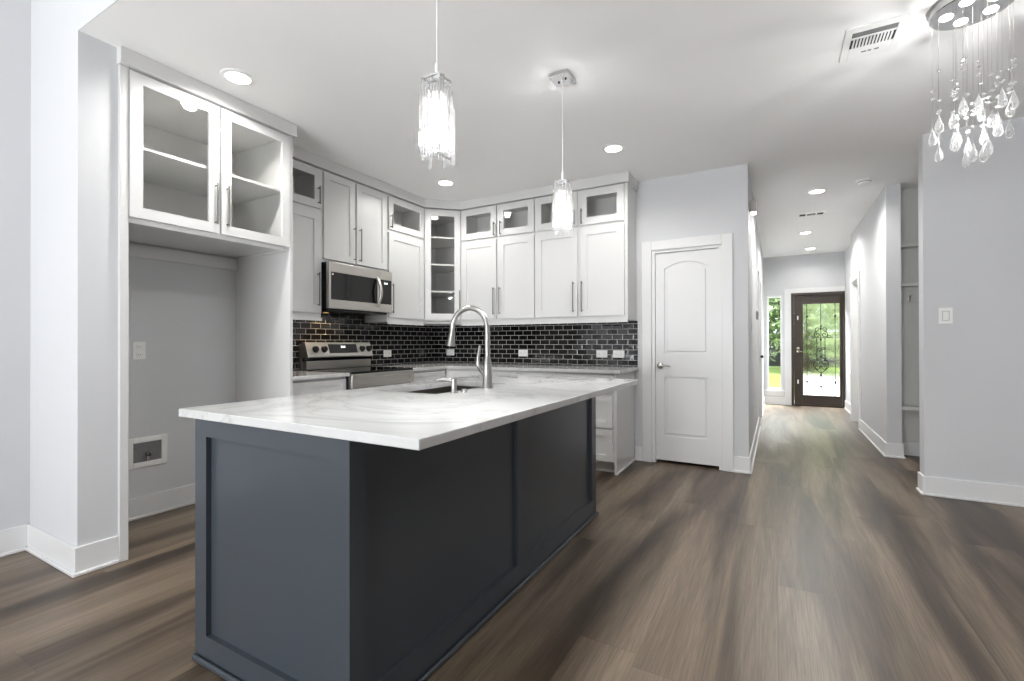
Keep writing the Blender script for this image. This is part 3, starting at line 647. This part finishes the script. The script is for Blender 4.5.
# ------------------------------------------------------------------ microwave
def microwave():
    y0, y1 = 2.727, 3.481
    r = thing('microwave', 'stainless over-the-range microwave with black window and curved handle', 'microwave', (-3.5, 3.104, 1.445))
    mb = MB(); mb.box(LW+0.011, -3.345, y0, y1, 1.458, 1.856, 0.002); part('body', mb, M['black'], r)
    mb = MB(); mb.box(LW+0.03, -3.36, y0+0.02, y1-0.02, 1.44, 1.458, 0.004); part('vent_base', mb, M['black'], r)
    MX = face((-3.344, 0, 0), YF)
    def holed(a0, a1, b0, b1, w0, w1, z0, z1):
        m = MB(MX); m.box(a0, w0, b0, b1, 0, 0.034, 0.002); m.box(w1, a1, b0, b1, 0, 0.034, 0.002); m.box(w0, w1, b0, z0, 0, 0.034, 0.002); m.box(w0, w1, z1, b1, 0, 0.034, 0.002); return m
    d = part('door', holed(y0, 3.317, 1.46, 1.856, y0+0.022, 3.285, 1.537, 1.772), M['steel'], r)
    w = MB(MX); w.box(y0+0.021, 3.286, 1.536, 1.773, 0.004, 0.030); part('window', w, M['bglass'], d)
    w = MB(MX); w.box(y0+0.035, y0+0.05, 1.747, 1.762, 0.030, 0.0305); part('sticker', w, M['plate'], d)
    c = part('control_panel', holed(3.319, y1, 1.46, 1.856, 3.321, y1-0.010, 1.537, 1.772), M['steel'], r)
    w = MB(MX); w.box(3.320, y1-0.009, 1.536, 1.773, 0.004, 0.031); dp = part('keypad', w, M['bglass'], c)
    w = MB(MX)
    for a in (3.375, 3.39, 3.408): w.box(a, a+0.01, 1.73, 1.746, 0.031, 0.0318)
    part('clock_digits', w, M['led'], dp)
    h = MB(MX); pts = []
    for i in range(15):
        t = i/14; pts.append((3.275+0.006*math.sin(PI*t), 1.505+0.275*t, 0.034+0.052*math.sin(PI*t)**0.7))
    h.tube(pts, 0.014, 12, [0.012+0.004*math.sin(PI*i/14) for i in range(15)]); part('handle', h, M['steel'], d, True)
    l = MB(); l.box(-3.60, -3.57, 2.90, 2.94, 1.4385, 1.441); part('task_light', l, M['lampw'], r)
M['lampw'] = mat('task_lamp', (255, 230, 190), 0.4, emit=(255, 205, 130), estr=1.0, bump=(20, 0.01, 0.0))
microwave()
spot('task_lamp_light', (-3.56, 2.96, 1.432), 4, 160, 0.03, (1.0, 0.66, 0.32))

# ------------------------------------------------------------------ island
IX0, IX1, IY0, IY1 = -1.88, -1.068, 0.95, 3.055
def island():
    r = thing('kitchen_island', 'dark slate grey kitchen island with recessed panels in the foreground', 'island', ((IX0+IX1)/2, 2.0, 0))
    t = 0.018
    mb = MB()     # hollow: four walls and a deck so that the sink hangs inside
    mb.box(IX0+t, IX1-t, IY0+t, IY0+2*t, 0, 0.888); mb.box(IX0+t, IX1-t, IY1-2*t, IY1-t, 0, 0.888); mb.box(IX1-2*t, IX1-t, IY0+2*t, IY1-2*t, 0, 0.888); mb.box(IX0+t, IX0+2*t, IY0+2*t, IY1-2*t, 0.1, 0.888); mb.box(IX0+2*t, IX1-2*t, IY0+2*t, IY1-2*t, 0.08, 0.1)
    part('body', mb, M['island'], r)
    def frame(Mx, a0, a1, stiles, z0, z1):
        m = MB(Mx); m.box(a0, a1, 0, z0, 0, t); m.box(a0, a1, z1, 0.889, 0, t)
        for s0, s1 in stiles: m.box(s0, s1, z0, z1, 0, t)
        return m
    part('end_panel', frame(face((0, IY0+t, 0), XF), IX0, IX1, ((IX0, IX0+0.072), (IX1-0.076, IX1)), 0.102, 0.824), M['island'], r)
    part('end_panel', frame(face((0, IY1-t, 0), (-1, 0, 0)), -IX1, -IX0, ((-IX1, -IX1+0.076), (-IX0-0.072, -IX0)), 0.102, 0.824), M['island'], r)
    part('side_panel', frame(face((IX1-t, 0, 0), YF), IY0+t, IY1-t, ((IY0+t, 1.012), (1.952, 2.032), (2.978, IY1-t)), 0.115, 0.826), M['island'], r)
    KM = face((IX0+t, 0, 0), (0, -1, 0))
    for a in (-3.03, -2.47, -1.72, -1.16+0.0):
        pass
    for a0, a1 in ((-3.03, -2.50), (-2.48, -2.06), (-2.04, -1.62), (-1.60, -0.98)):
        shaker(r, KM, a0, a1, 0.12, 0.87, 0.065, m=M['island'], handle=('v', a1-0.04, 0.6, 0.78))
    sh = MB(); e = 0.016
    sh.box(IX0-0.002, IX1+e, IY0-e, IY0, 0, 0.024, 0.010, 3); sh.box(IX1, IX1+e, IY0, IY1+e, 0, 0.024, 0.010, 3); sh.box(IX0, IX1, IY1, IY1+e, 0, 0.02, 0.006); part('shoe_moulding', sh, M['island'], r)
island()
SKX0, SKX1, SKY0, SKY1 = -1.80, -1.41, 1.775, 2.46
CX0, CX1, CY0, CY1 = -1.954, -0.792, 0.928, 3.092
wt = MB(); bm_ = wt.bm   # worktop slab with the sink cut-out
def slab_with_hole(mb, o, hle, z0, z1, bev):
    (x0, x1, y0, y1), (a0, a1, b0, b1) = o, hle
    O = [(x0, y0), (x1, y0), (x1, y1), (x0, y1)]; H = [(a0, b0), (a1, b0), (a1, b1), (a0, b1)]
    V = {}
    for z in (z0, z1):
        V['o', z] = [mb.bm.verts.new((*p, z)) for p in O]; V['h', z] = [mb.bm.verts.new((*p, z)) for p in H]
    ed = []
    for i in range(4):
        j = (i+1) % 4
        mb.bm.faces.new((V['o', z1][i], V['o', z1][j], V['h', z1][j], V['h', z1][i])); mb.bm.faces.new((V['o', z0][j], V['o', z0][i], V['h', z0][i], V['h', z0][j]))
        f = mb.bm.faces.new((V['o', z0][i], V['o', z0][j], V['o', z1][j], V['o', z1][i])); mb.bm.faces.new((V['h', z0][j], V['h', z0][i], V['h', z1][i], V['h', z1][j]))
        ed += list(f.edges)
    bmesh.ops.bevel(mb.bm, geom=list(set(ed)), offset=bev, segments=2, affect='EDGES', profile=0.5)
slab_with_hole(wt, (CX0, CX1, CY0, CY1), (SKX0, SKX1, SKY0, SKY1), 0.89, 0.92, 0.0035)
tag(part('worktop', wt, M['quartz']), 'large white veined quartz worktop on the slate grey island', 'worktop')
sk = MB(); t = 0.004; a0, a1, b0, b1 = SKX0+0.006-0.012, SKX1+0.006, SKY0-0.006, SKY1+0.006; zt, zb = 0.889, 0.68
for bx in ((a0, a0+t, b0, b1), (a1-t, a1, b0, b1), (a0+t, a1-t, b0, b0+t), (a0+t, a1-t, b1-t, b1)): sk.box(*bx, zb, zt)
sk.box(a0+t, a1-t, b0+t, b1-t, zb, zb+t)
M['sinksteel'] = mat('sink_steel', (120, 117, 110), 0.38, 1.0, bump=(150, 0.06, 0.04))
so = tag(part('sink', sk, M['sinksteel'], at=(-1.6, 2.11, 0.68)), 'undermount stainless sink set into the island worktop', 'sink')
dr = MB(); dr.lathe((-1.6, 2.11, zb+t), [(0.045, 0), (0.045, 0.003), (0.03, 0.002), (0, 0.001)], 20); part('drain', dr, M['chrome'], so, True)
def faucet():
    fx, fy = -1.357, 2.146
    r = thing('faucet', 'tall brushed nickel gooseneck faucet on the island', 'faucet', (fx, fy, 0.92))
    b = MB(); b.lathe((fx, fy, 0.92), [(0.030, 0), (0.030, 0.004), (0.0275, 0.01), (0.024, 0.08), (0.021, 0.14), (0.0165, 0.165), (0.0155, 0.17)], 24); part('base', b, M['nickel'], r, True)
    s = MB(); R = 0.116; cz = 1.238; pts = [(fx, fy, 1.085), (fx, fy, 1.15), (fx, fy, 1.2)]
    for i in range(21):
        a = PI*i/20*1.04; pts.append((fx-R+R*math.cos(a), fy, cz+R*math.sin(a)))
    s.tube(pts, 0.0145, 16); part('spout', s, M['nickel'], r, True)
    e = pts[-1]; h = MB(); h.tube([(e[0], fy, e[2]), (e[0]-0.004, fy, e[2]-0.012), (e[0]-0.009, fy, e[2]-0.05), (e[0]-0.012, fy, e[2]-0.078)], 0.017, 18, [0.016, 0.0175, 0.021, 0.026]); part('spray_head', h, M['nickel'], r, True)
    l = MB(); l.tube([(fx-0.004, fy-0.005, 0.985), (fx-0.024, fy-0.026, 1.02), (fx-0.036, fy-0.038, 1.05), (fx-0.035, fy-0.036, 1.09), (fx-0.028, fy-0.03, 1.148)], 0.012, 12, [0.014, 0.014, 0.012, 0.009, 0.0075]); part('lever', l, M['nickel'], r, True)
faucet()
def dispenser():
    x, y = -1.368, 1.86
    r = thing('soap_dispenser', 'short nickel soap dispenser beside the island sink', 'soap dispenser', (x, y, 0.92))
    b = MB(); b.lathe((x, y, 0.92), [(0.021, 0), (0.021, 0.005), (0.0135, 0.008), (0.0125, 0.05), (0.014, 0.052), (0.014, 0.066), (0.0, 0.067)], 20); part('base', b, M['nickel'], r, True)
    n = MB(); n.tube([(x, y, 0.978), (x-0.03, y-0.006, 0.983), (x-0.07, y-0.012, 0.985), (x-0.088, y-0.014, 0.976)], 0.008, 10, [0.010, 0.008, 0.007, 0.006]); part('nozzle', n, M['nickel'], r, True)
dispenser()
ag = MB(); ag.lathe((-1.345, 1.915, 0.92), [(0.014, 0), (0.014, 0.012), (0.012, 0.016), (0, 0.017)], 18); tag(part('air_switch', ag, M['chrome'], at=(-1.345, 1.915, 0.92), smooth=True), 'small chrome disposal button between soap dispenser and faucet', 'button')

# ------------------------------------------------------------------ outlets, switches, boxes
def outlet(Mx, a, z, horiz, label, loc):
    r = thing('wall_outlet', label, 'outlet', loc, 'electrical outlets')
    w, h = (0.118, 0.074) if horiz else (0.074, 0.118)
    p = MB(Mx); p.box(a-w/2, a+w/2, z-h/2, z+h/2, 0, 0.006, 0.003); part('cover_plate', p, M['plate'], r)
    for s in (-1, 1):
        cx, cz = (a+s*0.026, z) if horiz else (a, z+s*0.026)
        q = MB(Mx); q.box(cx-0.016, cx+0.016, cz-0.016, cz+0.016, 0.005, 0.0075, 0.002); so_ = part('socket', q, M['plate'], r)
        q = MB(Mx)
        for d in (-0.006, 0.006):
            if horiz: q.box(cx-0.004, cx+0.004, cz+d-0.001, cz+d+0.001, 0.0072, 0.0078)
            else: q.box(cx+d-0.001, cx+d+0.001, cz-0.004, cz+0.004, 0.0072, 0.0078)
        part('slot', q, M['dark'], so_)
TM = face((0, BW-0.0095, 0), XF); TL = face((LW+0.0095, 0, 0), YF)
for a, lb in ((-3.475, 'white outlet on the back tile nearest the corner, seen under the faucet spout'), (-2.47, 'white outlet on the back tile just right of the faucet column'), (-1.56, 'left of the paired white outlets near the pantry end of the tile'), (-1.385, 'right of the paired white outlets nearest the pantry end of the tile')):
    outlet(TM, a, 1.045, True, lb, (a, BW-0.0095, 1.045))
outlet(TL, 3.815, 1.047, True, 'white outlet on the left wall tile just right of the range', (LW+0.0095, 3.815, 1.047))
outlet(face((LW, 0, 0), YF), 1.525, 1.115, False, 'white upright outlet on the back of the empty fridge alcove', (LW, 1.525, 1.115))
def water_box():
    Mx = face((LW, 0, 0), YF); a0, a1, z0, z1 = 1.455, 1.69, 0.335, 0.535
    r = thing('water_supply_box', 'white recessed water valve box low on the fridge alcove wall', 'valve box', (LW, 1.57, 0.335))
    m = MB(Mx); w = 0.035
    m.box(a0, a0+w, z0, z1, 0, 0.012, 0.003); m.box(a1-w, a1, z0, z1, 0, 0.012, 0.003); m.box(a0+w, a1-w, z0, z0+w, 0, 0.012, 0.003); m.box(a0+w, a1-w, z1-w, z1, 0, 0.012, 0.003); part('frame', m, M['plate'], r)
    m = MB(Mx); m.box(a0+w, a1-w, z0+w, z1-w, 0, 0.0025); part('recess', m, M['filter'], r)
    m = MB(Mx); m.cyl((1.575, z0+w, 0.009), (1.575, z0+w+0.05, 0.009), 0.007); m.cyl((1.575, z0+w+0.045, 0.003), (1.575, z0+w+0.045, 0.03), 0.011); m.box(1.56, 1.59, z0+w+0.05, z0+w+0.064, 0.005, 0.02, 0.002); part('valve', m, M['chrome'], r, True)
water_box()
def switch(Mx, a, z, label, loc, w=0.08):
    r = thing('light_switch', label, 'light switch', loc, 'light switches')
    p = MB(Mx); p.box(a-w/2, a+w/2, z-0.06, z+0.06, 0, 0.006, 0.003); part('cover_plate', p, M['plate'], r)
    p = MB(Mx); p.box(a-0.0195, a+0.0195, z-0.0355, z+0.0355, 0.005, 0.0066); part('rocker_gap_shade', p, M['grey'], r)  # grey plate paints the gap shadow round the rocker
    p = MB(Mx); p.box(a-0.017, a+0.017, z-0.033, z+0.033, 0.005, 0.0085, 0.002); part('rocker', p, M['plate'], r)
switch(face((0, BW, 0), XF), 1.102, 1.356, 'white rocker switch on the grey wall at right', (1.102, BW, 1.356))
switch(face((HL, 0, 0), YF), 5.2, 1.33, 'light switch seen edge-on on the left hall wall', (HL, 5.2, 1.33))
th = thing('thermostat', 'small grey thermostat far along the left hall wall', 'thermostat', (HL, 6.55, 1.49))
m = MB(face((HL, 0, 0), YF)); m.box(6.49, 6.61, 1.44, 1.54, 0, 0.022, 0.004); part('housing', m, M['grey'], th)
m = MB(face((HL, 0, 0), YF)); m.box(6.515, 6.585, 1.475, 1.525, 0.021, 0.024); part('screen', m, M['bglass'], th)
outlet(face((HL, 0, 0), YF), 5.78, 0.42, False, 'white outlet low on the left hall wall', (HL, 5.78, 0.42))
sn = thing('wall_sconce', 'grey box wall sconce high on the left hall wall by the corner', 'sconce', (HL, 4.92, 2.36))
m = MB(); m.box(HL, HL+0.008, 4.87, 4.97, 2.37, 2.46, 0.002); part('backplate', m, M['nickel'], sn)
m = MB(); m.box(HL+0.008, HL+0.062, 4.872, 4.968, 2.362, 2.472, 0.004); part('shade', m, M['nickel'], sn)
m = MB(); m.box(HL+0.014, HL+0.056, 4.88, 4.96, 2.354, 2.363, 0.003); part('lens', m, M['lamp'], sn)
spot('sconce_light', (HL+0.035, 4.92, 2.345), 4, 110, 0.02)

# ------------------------------------------------------------------ ceiling fittings
def can(x, y, label):
    r = thing('recessed_light', label, 'ceiling light', (x, y, CZ), 'recessed ceiling lights')
    m = MB(); m.lathe((x, y, CZ-0.008), [(0.066, 0.0), (0.088, 0.003), (0.092, 0.0079), (0.066, 0.0079)], 32, True); part('trim_ring', m, M['plate'], r, True)
    m = MB(); m.lathe((x, y, CZ-0.0065), [(0.0, 0), (0.064, 0.0005), (0.065, 0.006), (0, 0.0062)], 32); part('lens', m, M['lamp'], r, True)
    return r
c0 = can(-2.785, 1.643, 'round recessed light in front of the glass cabinet above the fridge alcove')
spot('recessed_lamp', (-2.785, 1.643, CZ-0.02), 46, 165)
for x, y, lb in ((-2.847, 3.737, 'round recessed light near the diagonal corner cabinet, below the nearer pendant'), (-1.153, 3.749, 'round recessed light above the right end of the back cabinets, right of the farther pendant'),
                 (0.373, 5.876, 'nearest recessed light in the hall ceiling, beside the smoke detector'), (0.368, 8.03, 'middle recessed light in the hall ceiling, beyond the slot vent'), (0.50, 9.45, 'farthest recessed light in the hall, just before the front door')):
    dup(c0, (x, y, CZ), lb); spot('recessed_lamp', (x, y, CZ-0.02), 26 if y < 5 else 74 if y < 9 else 14, 165)
# the fourth lamp of the kitchen grid, just above the top of the picture
spot('recessed_lamp', (-1.153, 1.643, CZ-0.02), 28, 165)
def smoke():
    x, y = 0.749, 5.704; r = thing('smoke_detector', 'round white smoke detector on the hall ceiling', 'smoke detector', (x, y, CZ))
    m = MB(); m.lathe((x, y, CZ-0.012), [(0.06, 0), (0.065, 0.004), (0.065, 0.0119), (0, 0.0119)], 28); part('mount', m, M['plate'], r, True)
    m = MB(); m.lathe((x, y, CZ-0.046), [(0, 0), (0.04, 0.001), (0.052, 0.010), (0.056, 0.03), (0.056, 0.033), (0, 0.034)], 28); part('cover', m, M['plate'], r, True)
    m = MB(); m.lathe((x, y, CZ-0.026), [(0.0565, 0), (0.0572, 0.001), (0.0572, 0.005), (0.0565, 0.006)], 28); part('sensor_slot', m, M['grey'], r, True)
smoke()
def vent():
    x0, x1, y0, y1 = 0.312, 0.566, 2.905, 3.222
    r = thing('ceiling_vent', 'large white ceiling register with dark louvres left of the chandelier', 'vent', ((x0+x1)/2, (y0+y1)/2, CZ))
    z = CZ-0.008; m = MB()
    ix0, ix1 = x0+0.033, x1-0.033; ya, yb, yc, yd = y0+0.05, y0+0.098, y0+0.112, y0+0.205
    m.box(x0, ix0, y0, y1, z, CZ, 0.003); m.box(ix1, x1, y0, y1, z, CZ, 0.003); m.box(ix0, ix1, y0, ya, z, CZ, 0.003); m.box(ix0, ix1, yb, yc, z, CZ, 0.002); m.box(ix0, ix1, yd, y1, z, CZ, 0.003); part('frame', m, M['plate'], r)
    m = MB(); m.box(ix0, ix1, ya, yb, CZ-0.004, CZ-0.001); part('filter', m, M['filter'], r)
    m = MB(); m.box(ix0, ix1, yc, yd, CZ-0.002, CZ-0.001); part('opening', m, M['dark'], r)
    n = 13
    for i in range(1, n):
        a = ix0+(ix1-ix0)*i/n; s = MB(); s.box(a-0.0038, a+0.0038, yc, yd, CZ-0.007, CZ-0.002); part('louvre', s, M['plate'], r)
    m = MB()
    for i, w in enumerate((0.022, 0.016, 0.02)): m.box(ix0+0.06+i*0.028, ix0+0.06+i*0.028+w, yd+0.04, yd+0.052, z-0.001, z+0.001)
    part('embossed_mark', m, M['filter'], r)
vent()
def vent2():
    x0, x1, y0, y1 = 0.222, 0.532, 6.80, 6.98
    r = thing('ceiling_vent', 'slim white slot vent between the first two hall ceiling lights', 'vent', ((x0+x1)/2, (y0+y1)/2, CZ))
    m = MB(); m.box(x0, x1, y0, y1, CZ-0.007, CZ, 0.002); part('frame', m, M['plate'], r)
    for a, b, mm in ((x0+0.03, x0+0.095, 'dark'), (x0+0.11, x0+0.2, 'filter'), (x0+0.215, x0+0.28, 'dark')):
        s = MB(); s.box(a, b, y0+0.045, y1-0.045, CZ-0.0085, CZ-0.006); part('slot', s, M[mm], r)
vent2()

# ------------------------------------------------------------------ pendants
def pendant(x, y, label):
    r = thing('pendant_lamp', label, 'pendant lamp', (x, y, CZ), 'crystal pendants over the island')
    m = MB(); m.box(x-0.062, x+0.062, y-0.062, y+0.062, CZ-0.026, CZ-0.0005, 0.003); part('canopy', m, M['chrome'], r)
    m = MB(); m.cyl((x, y, 2.14), (x, y, CZ-0.026), 0.0022, seg=8); m.cyl((x, y, CZ-0.045), (x, y, CZ-0.026), 0.008, seg=12); m.cyl((x, y, 2.13), (x, y, 2.17), 0.007, seg=12); part('cord', m, M['plate'], r, True)
    for s in (-1, 1):
        m = MB(); m.sphere((x+s*0.026, y-s*0.01, CZ-0.028), 0.006, sub=2); part('screw', m, M['iron'], r, True)
    h = 0.036; z1, z0 = 2.112, 1.83; m = MB(); w = 0.003
    for z in (z1, ):
        for s in (-1, 1): m.box(x-h, x+h, y+s*h-w, y+s*h+w, z-w, z+w); m.box(x+s*h-w, x+s*h+w, y-h, y+h, z-w, z+w)
        m.box(x-h, x+h, y-w, y+w, z-w, z+w); m.box(x-w, x+w, y-h, y+h, z-w, z+w)
    m.box(x-h*0.8, x+h*0.6, y-h-w, y-h+w, z0-w, z0+w); m.box(x+h-w, x+h+w, y-h, y+h*0.8, z0-w, z0+w); m.box(x+h-w, x+h+w, y-h-w, y-h+w, z0, z1)
    m.cyl((x, y, 2.06), (x, y, 2.13), 0.012, seg=12); m.box(x-0.026, x+0.026, y-0.026, y+0.026, 2.098, 2.102)  # small plate added over the bulb to keep its beam off the ceiling
    part('frame', m, M['chrome'], r)
    m = MB(); m.lathe((x, y, 1.95), [(0, 0), (0.010, 0.005), (0.014, 0.03), (0.012, 0.08), (0.009, 0.11), (0, 0.111)], 16); part('bulb', m, M['bulb'], r, True)
    rnd = random.Random(5); n = 6
    for side in range(4):
        for i in range(n):
            for tier in range(2):
                t = (i+0.35)/n*2.06-1; o = h+0.003+(0.0 if tier == 0 else 0.010)
                px, py = [(t*h, -o), (o, t*h), (-t*h, o), (-o, -t*h)][side]
                zt = (2.118 if tier == 0 else 2.055)-0.018*((i*2+side) % 3)-rnd.random()*0.01; ln = 0.21-0.02*rnd.random() if tier == 0 else 0.21-0.03*rnd.random()
                ww = 0.0072
                c = MB(Matrix.Translation((x+px, y+py, 0)) @ Matrix.Rotation(rnd.uniform(-0.12, 0.12), 4, 'Z')); c.box(-ww, ww, -ww*0.8, ww*0.8, zt-ln, zt, 0.003, 1); part('crystal_rod', c, M['rod'], r)
    return r
p0 = pendant(-1.067, 1.351, 'crystal pendant hanging nearer the camera, over the near half of the island')
p1 = dup(p0, (-1.105, 2.585, CZ), 'crystal pendant with square chrome canopy in view, over the far half of the island')
for x, y in ((-1.067, 1.351), (-1.105, 2.585)):
    point('pendant_bulb_light', (x, y, 1.915), 36, 0.026)

# ------------------------------------------------------------------ chandelier
def chandelier():
    x, y = 0.795, 2.95
    r = thing('chandelier', 'round chrome chandelier with hanging crystal teardrops at upper right', 'chandelier', (x, y, CZ))
    m = MB(); m.lathe((x, y, CZ-0.042), [(0.0, 0), (0.146, 0.0), (0.15, 0.003), (0.15, 0.0415), (0.0, 0.0415)], 48); part('canopy', m, M['chrome'], r, True)
    for k in range(5):
        a = 2*PI*k/5+0.5; rr = 0.088; lx, ly = x+rr*math.cos(a), y+rr*math.sin(a)
        m = MB(); m.lathe((lx, ly, CZ-0.047), [(0.0, 0), (0.024, 0), (0.026, 0.0045), (0, 0.0048)], 20); part('lamp_lens', m, M['lamp'], r, True); spot('chandelier_light', (lx, ly, CZ-0.052), 2, 130, 0.02)
    # (sideways, depth, bottom z) of each teardrop about the axis
    S = [(-0.135, -0.05, 2.125), (-0.128, 0.03, 2.14), (-0.105, 0.09, 2.105), (-0.10, -0.06, 2.185), (-0.078, 0.0, 2.045), (-0.048, 0.12, 2.04), (-0.052, 0.02, 2.075), (-0.05, -0.08, 2.185),
         (-0.026, -0.03, 1.985), (0.010, 0.04, 1.985), (0.012, -0.06, 2.0), (0.006, 0.10, 2.09), (0.014, -0.12, 2.19), (0.05, 0.0, 1.995), (0.066, 0.09, 2.06), (0.068, -0.05, 2.09), (0.072, 0.03, 2.20), (0.098, -0.07, 2.075), (0.104, 0.05, 2.095), (0.115, 0.0, 2.145), (0.128, -0.06, 2.21), (0.142, 0.05, 2.18), (0.155, -0.02, 2.195)]
    Rx = Vector((math.cos(0.5116), math.sin(0.5116))); Dp = Vector((-math.sin(0.5116), math.cos(0.5116)))
    rnd = random.Random(3); nb = 0
    for s, d, zb in S:
        c = Vector((x, y))+Rx*s+Dp*d; L = 0.088
        m = MB(); m.lathe((c.x, c.y, zb), [(0.0, 0), (0.009, 0.003), (0.0155, 0.012), (0.0175, 0.024), (0.015, 0.042), (0.0095, 0.06), (0.004, 0.076), (0.0015, L)], 8); dp = part('crystal_drop', m, M['crystal'], r)
        m = MB(); m.cyl((c.x, c.y, zb+L), (c.x, c.y, CZ-0.042), 0.0007, seg=6); part('suspension_wire', m, M['nickel'], r)
        for k in range(3):
            bz = zb+L+0.02+rnd.random()*0.19
            if bz > 2.46: continue
            m = MB(Matrix.Translation((c.x, c.y, bz)) @ Matrix.Rotation(rnd.uniform(0, PI), 4, 'Z')); m.box(-0.010, 0.010, -0.006, 0.006, -0.0035, 0.0035, 0.0025, 1); part('crystal_bead', m, M['crystal'], r)
    point('chandelier_fill', (x, y, 2.16), 11, 0.02)  # extra lamp added among the drops to brighten the ceiling
chandelier()

# ------------------------------------------------------------------ mudroom locker in the side passage
def locker():
    r = thing('hall_locker', 'built-in white mudroom locker with shelves, hook and bench in the passage', 'locker', (1.6, 6.2, 0))
    m = MB(); m.box(1.09, 2.3, 6.205, 6.238, BH, 2.72); part('back_panel', m, M['beadboard'], r)
    for z in (2.115, 1.72):
        m = MB(); m.box(1.09, 2.3, 6.06, 6.204, z, z+0.028, 0.003); part('shelf', m, M['bead'], r)
    m = MB(); m.box(1.09, 2.3, 6.185, 6.204, 1.56, 1.65, 0.003); ra = part('hook_rail', m, M['bead'], r)
    for a in (1.18, 1.5, 1.82):
        m = MB(); m.box(a-0.008, a+0.008, 6.179, 6.185, 1.585, 1.625, 0.002); m.tube([(a, 6.18, 1.615), (a, 6.15, 1.61), (a, 6.135, 1.635)], 0.006, 8); m.tube([(a, 6.18, 1.595), (a, 6.16, 1.58), (a, 6.15, 1.592)], 0.005, 8); part('coat_hook', m, M['nickel'], r, True)
    m = MB(); m.box(1.09, 2.3, 6.05, 6.204, 0.475, 0.515, 0.003); part('bench', m, M['bead'], r)
    m = MB(); m.box(1.09, 2.3, 6.19, 6.204, 0.0, BH, 0.003); part('baseboard', m, M['trim'], r)
    m = MB(); m.box(2.3, 2.32, 6.05, 6.238, 0, 2.72); part('side_panel', m, M['bead'], r)
locker()

# ------------------------------------------------------------------ outside the front door
g = MB(); g.box(-30, 30, 12.2, 60, -0.2, -0.14); o = struct('ground', g, M['grass'])
g = MB(); g.box(-4, 4, 10.2, 12.2, -0.2, -0.03); struct('porch_floor', g, M['concrete'])
def tree(x, y, h, rad, seed, m, label, trunk=0.14, low=0.25, nl=900):
    rnd = random.Random(seed); r = thing('tree', label, 'tree', (x, y, -0.14), 'trees in the front yard')
    t = MB(); t.tube([(x, y, -0.14), (x+0.05, y, h*0.3), (x-0.04, y+0.05, h*0.6), (x, y, h*0.85)], trunk, 10, [trunk*1.25, trunk, trunk*0.75, trunk*0.3])
    for k in range(6):
        a = k*1.05+seed; z = h*(0.3+0.08*k); t.tube([(x, y, z), (x+math.cos(a)*rad*0.35, y+math.sin(a)*rad*0.35, z+h*0.1), (x+math.cos(a)*rad*0.7, y+math.sin(a)*rad*0.7, z+h*0.16)], 0.05, 6, [trunk*0.4, trunk*0.25, trunk*0.1])
    part('trunk', t, M['bark'], r, True)
    f = MB()
    for k in range(nl):
        while True:
            p = Vector((rnd.uniform(-1, 1), rnd.uniform(-1, 1), rnd.uniform(-1, 1)))
            if 0.25 < p.length < 1: break
        c = Vector((x+p.x*rad, y+p.y*rad, low*h+(1-low)*h*(p.z*0.5+0.5))); s = rnd.uniform(0.10, 0.22)
        a = Vector((rnd.gauss(0, 1), rnd.gauss(0, 1), rnd.gauss(0, 0.5))).normalized(); b = a.cross(Vector((rnd.gauss(0, 1), rnd.gauss(0, 1), rnd.gauss(0, 1)))).normalized(); n = a.cross(b)*0.12
        v = [f.bm.verts.new(c+q*s) for q in (-a, b*0.45-n, a, -b*0.45-n)]; f.bm.faces.new(v)
    part('foliage', f, m, r)
g = MB(); g.box(0.55, 2.6, 12.2, 21.5, -0.16, -0.125); struct('walkway', g, M['concrete'])
tree(-1.1, 18.5, 6.4, 1.75, 1, M['leaf'], 'dark green leafy tree seen through the sidelight window', 0.14, 0.0, 3200)
tree(2.45, 20.2, 6.5, 1.75, 2, M['leafb'], 'nearer pale green tree right of the front door view', 0.12, 0.04, 2600)
tree(1.2, 24.4, 8.0, 2.3, 3, M['leafb'], 'farther pale tree straight behind the front door glass', 0.2, 0.03, 3200)
fe = MB()
fe.box(-6, 8, 28, 28.06, -0.1, 1.6); tag(part('yard_fence', fe, M['fence']), 'dark board fence beyond the lawn outside', 'fence')
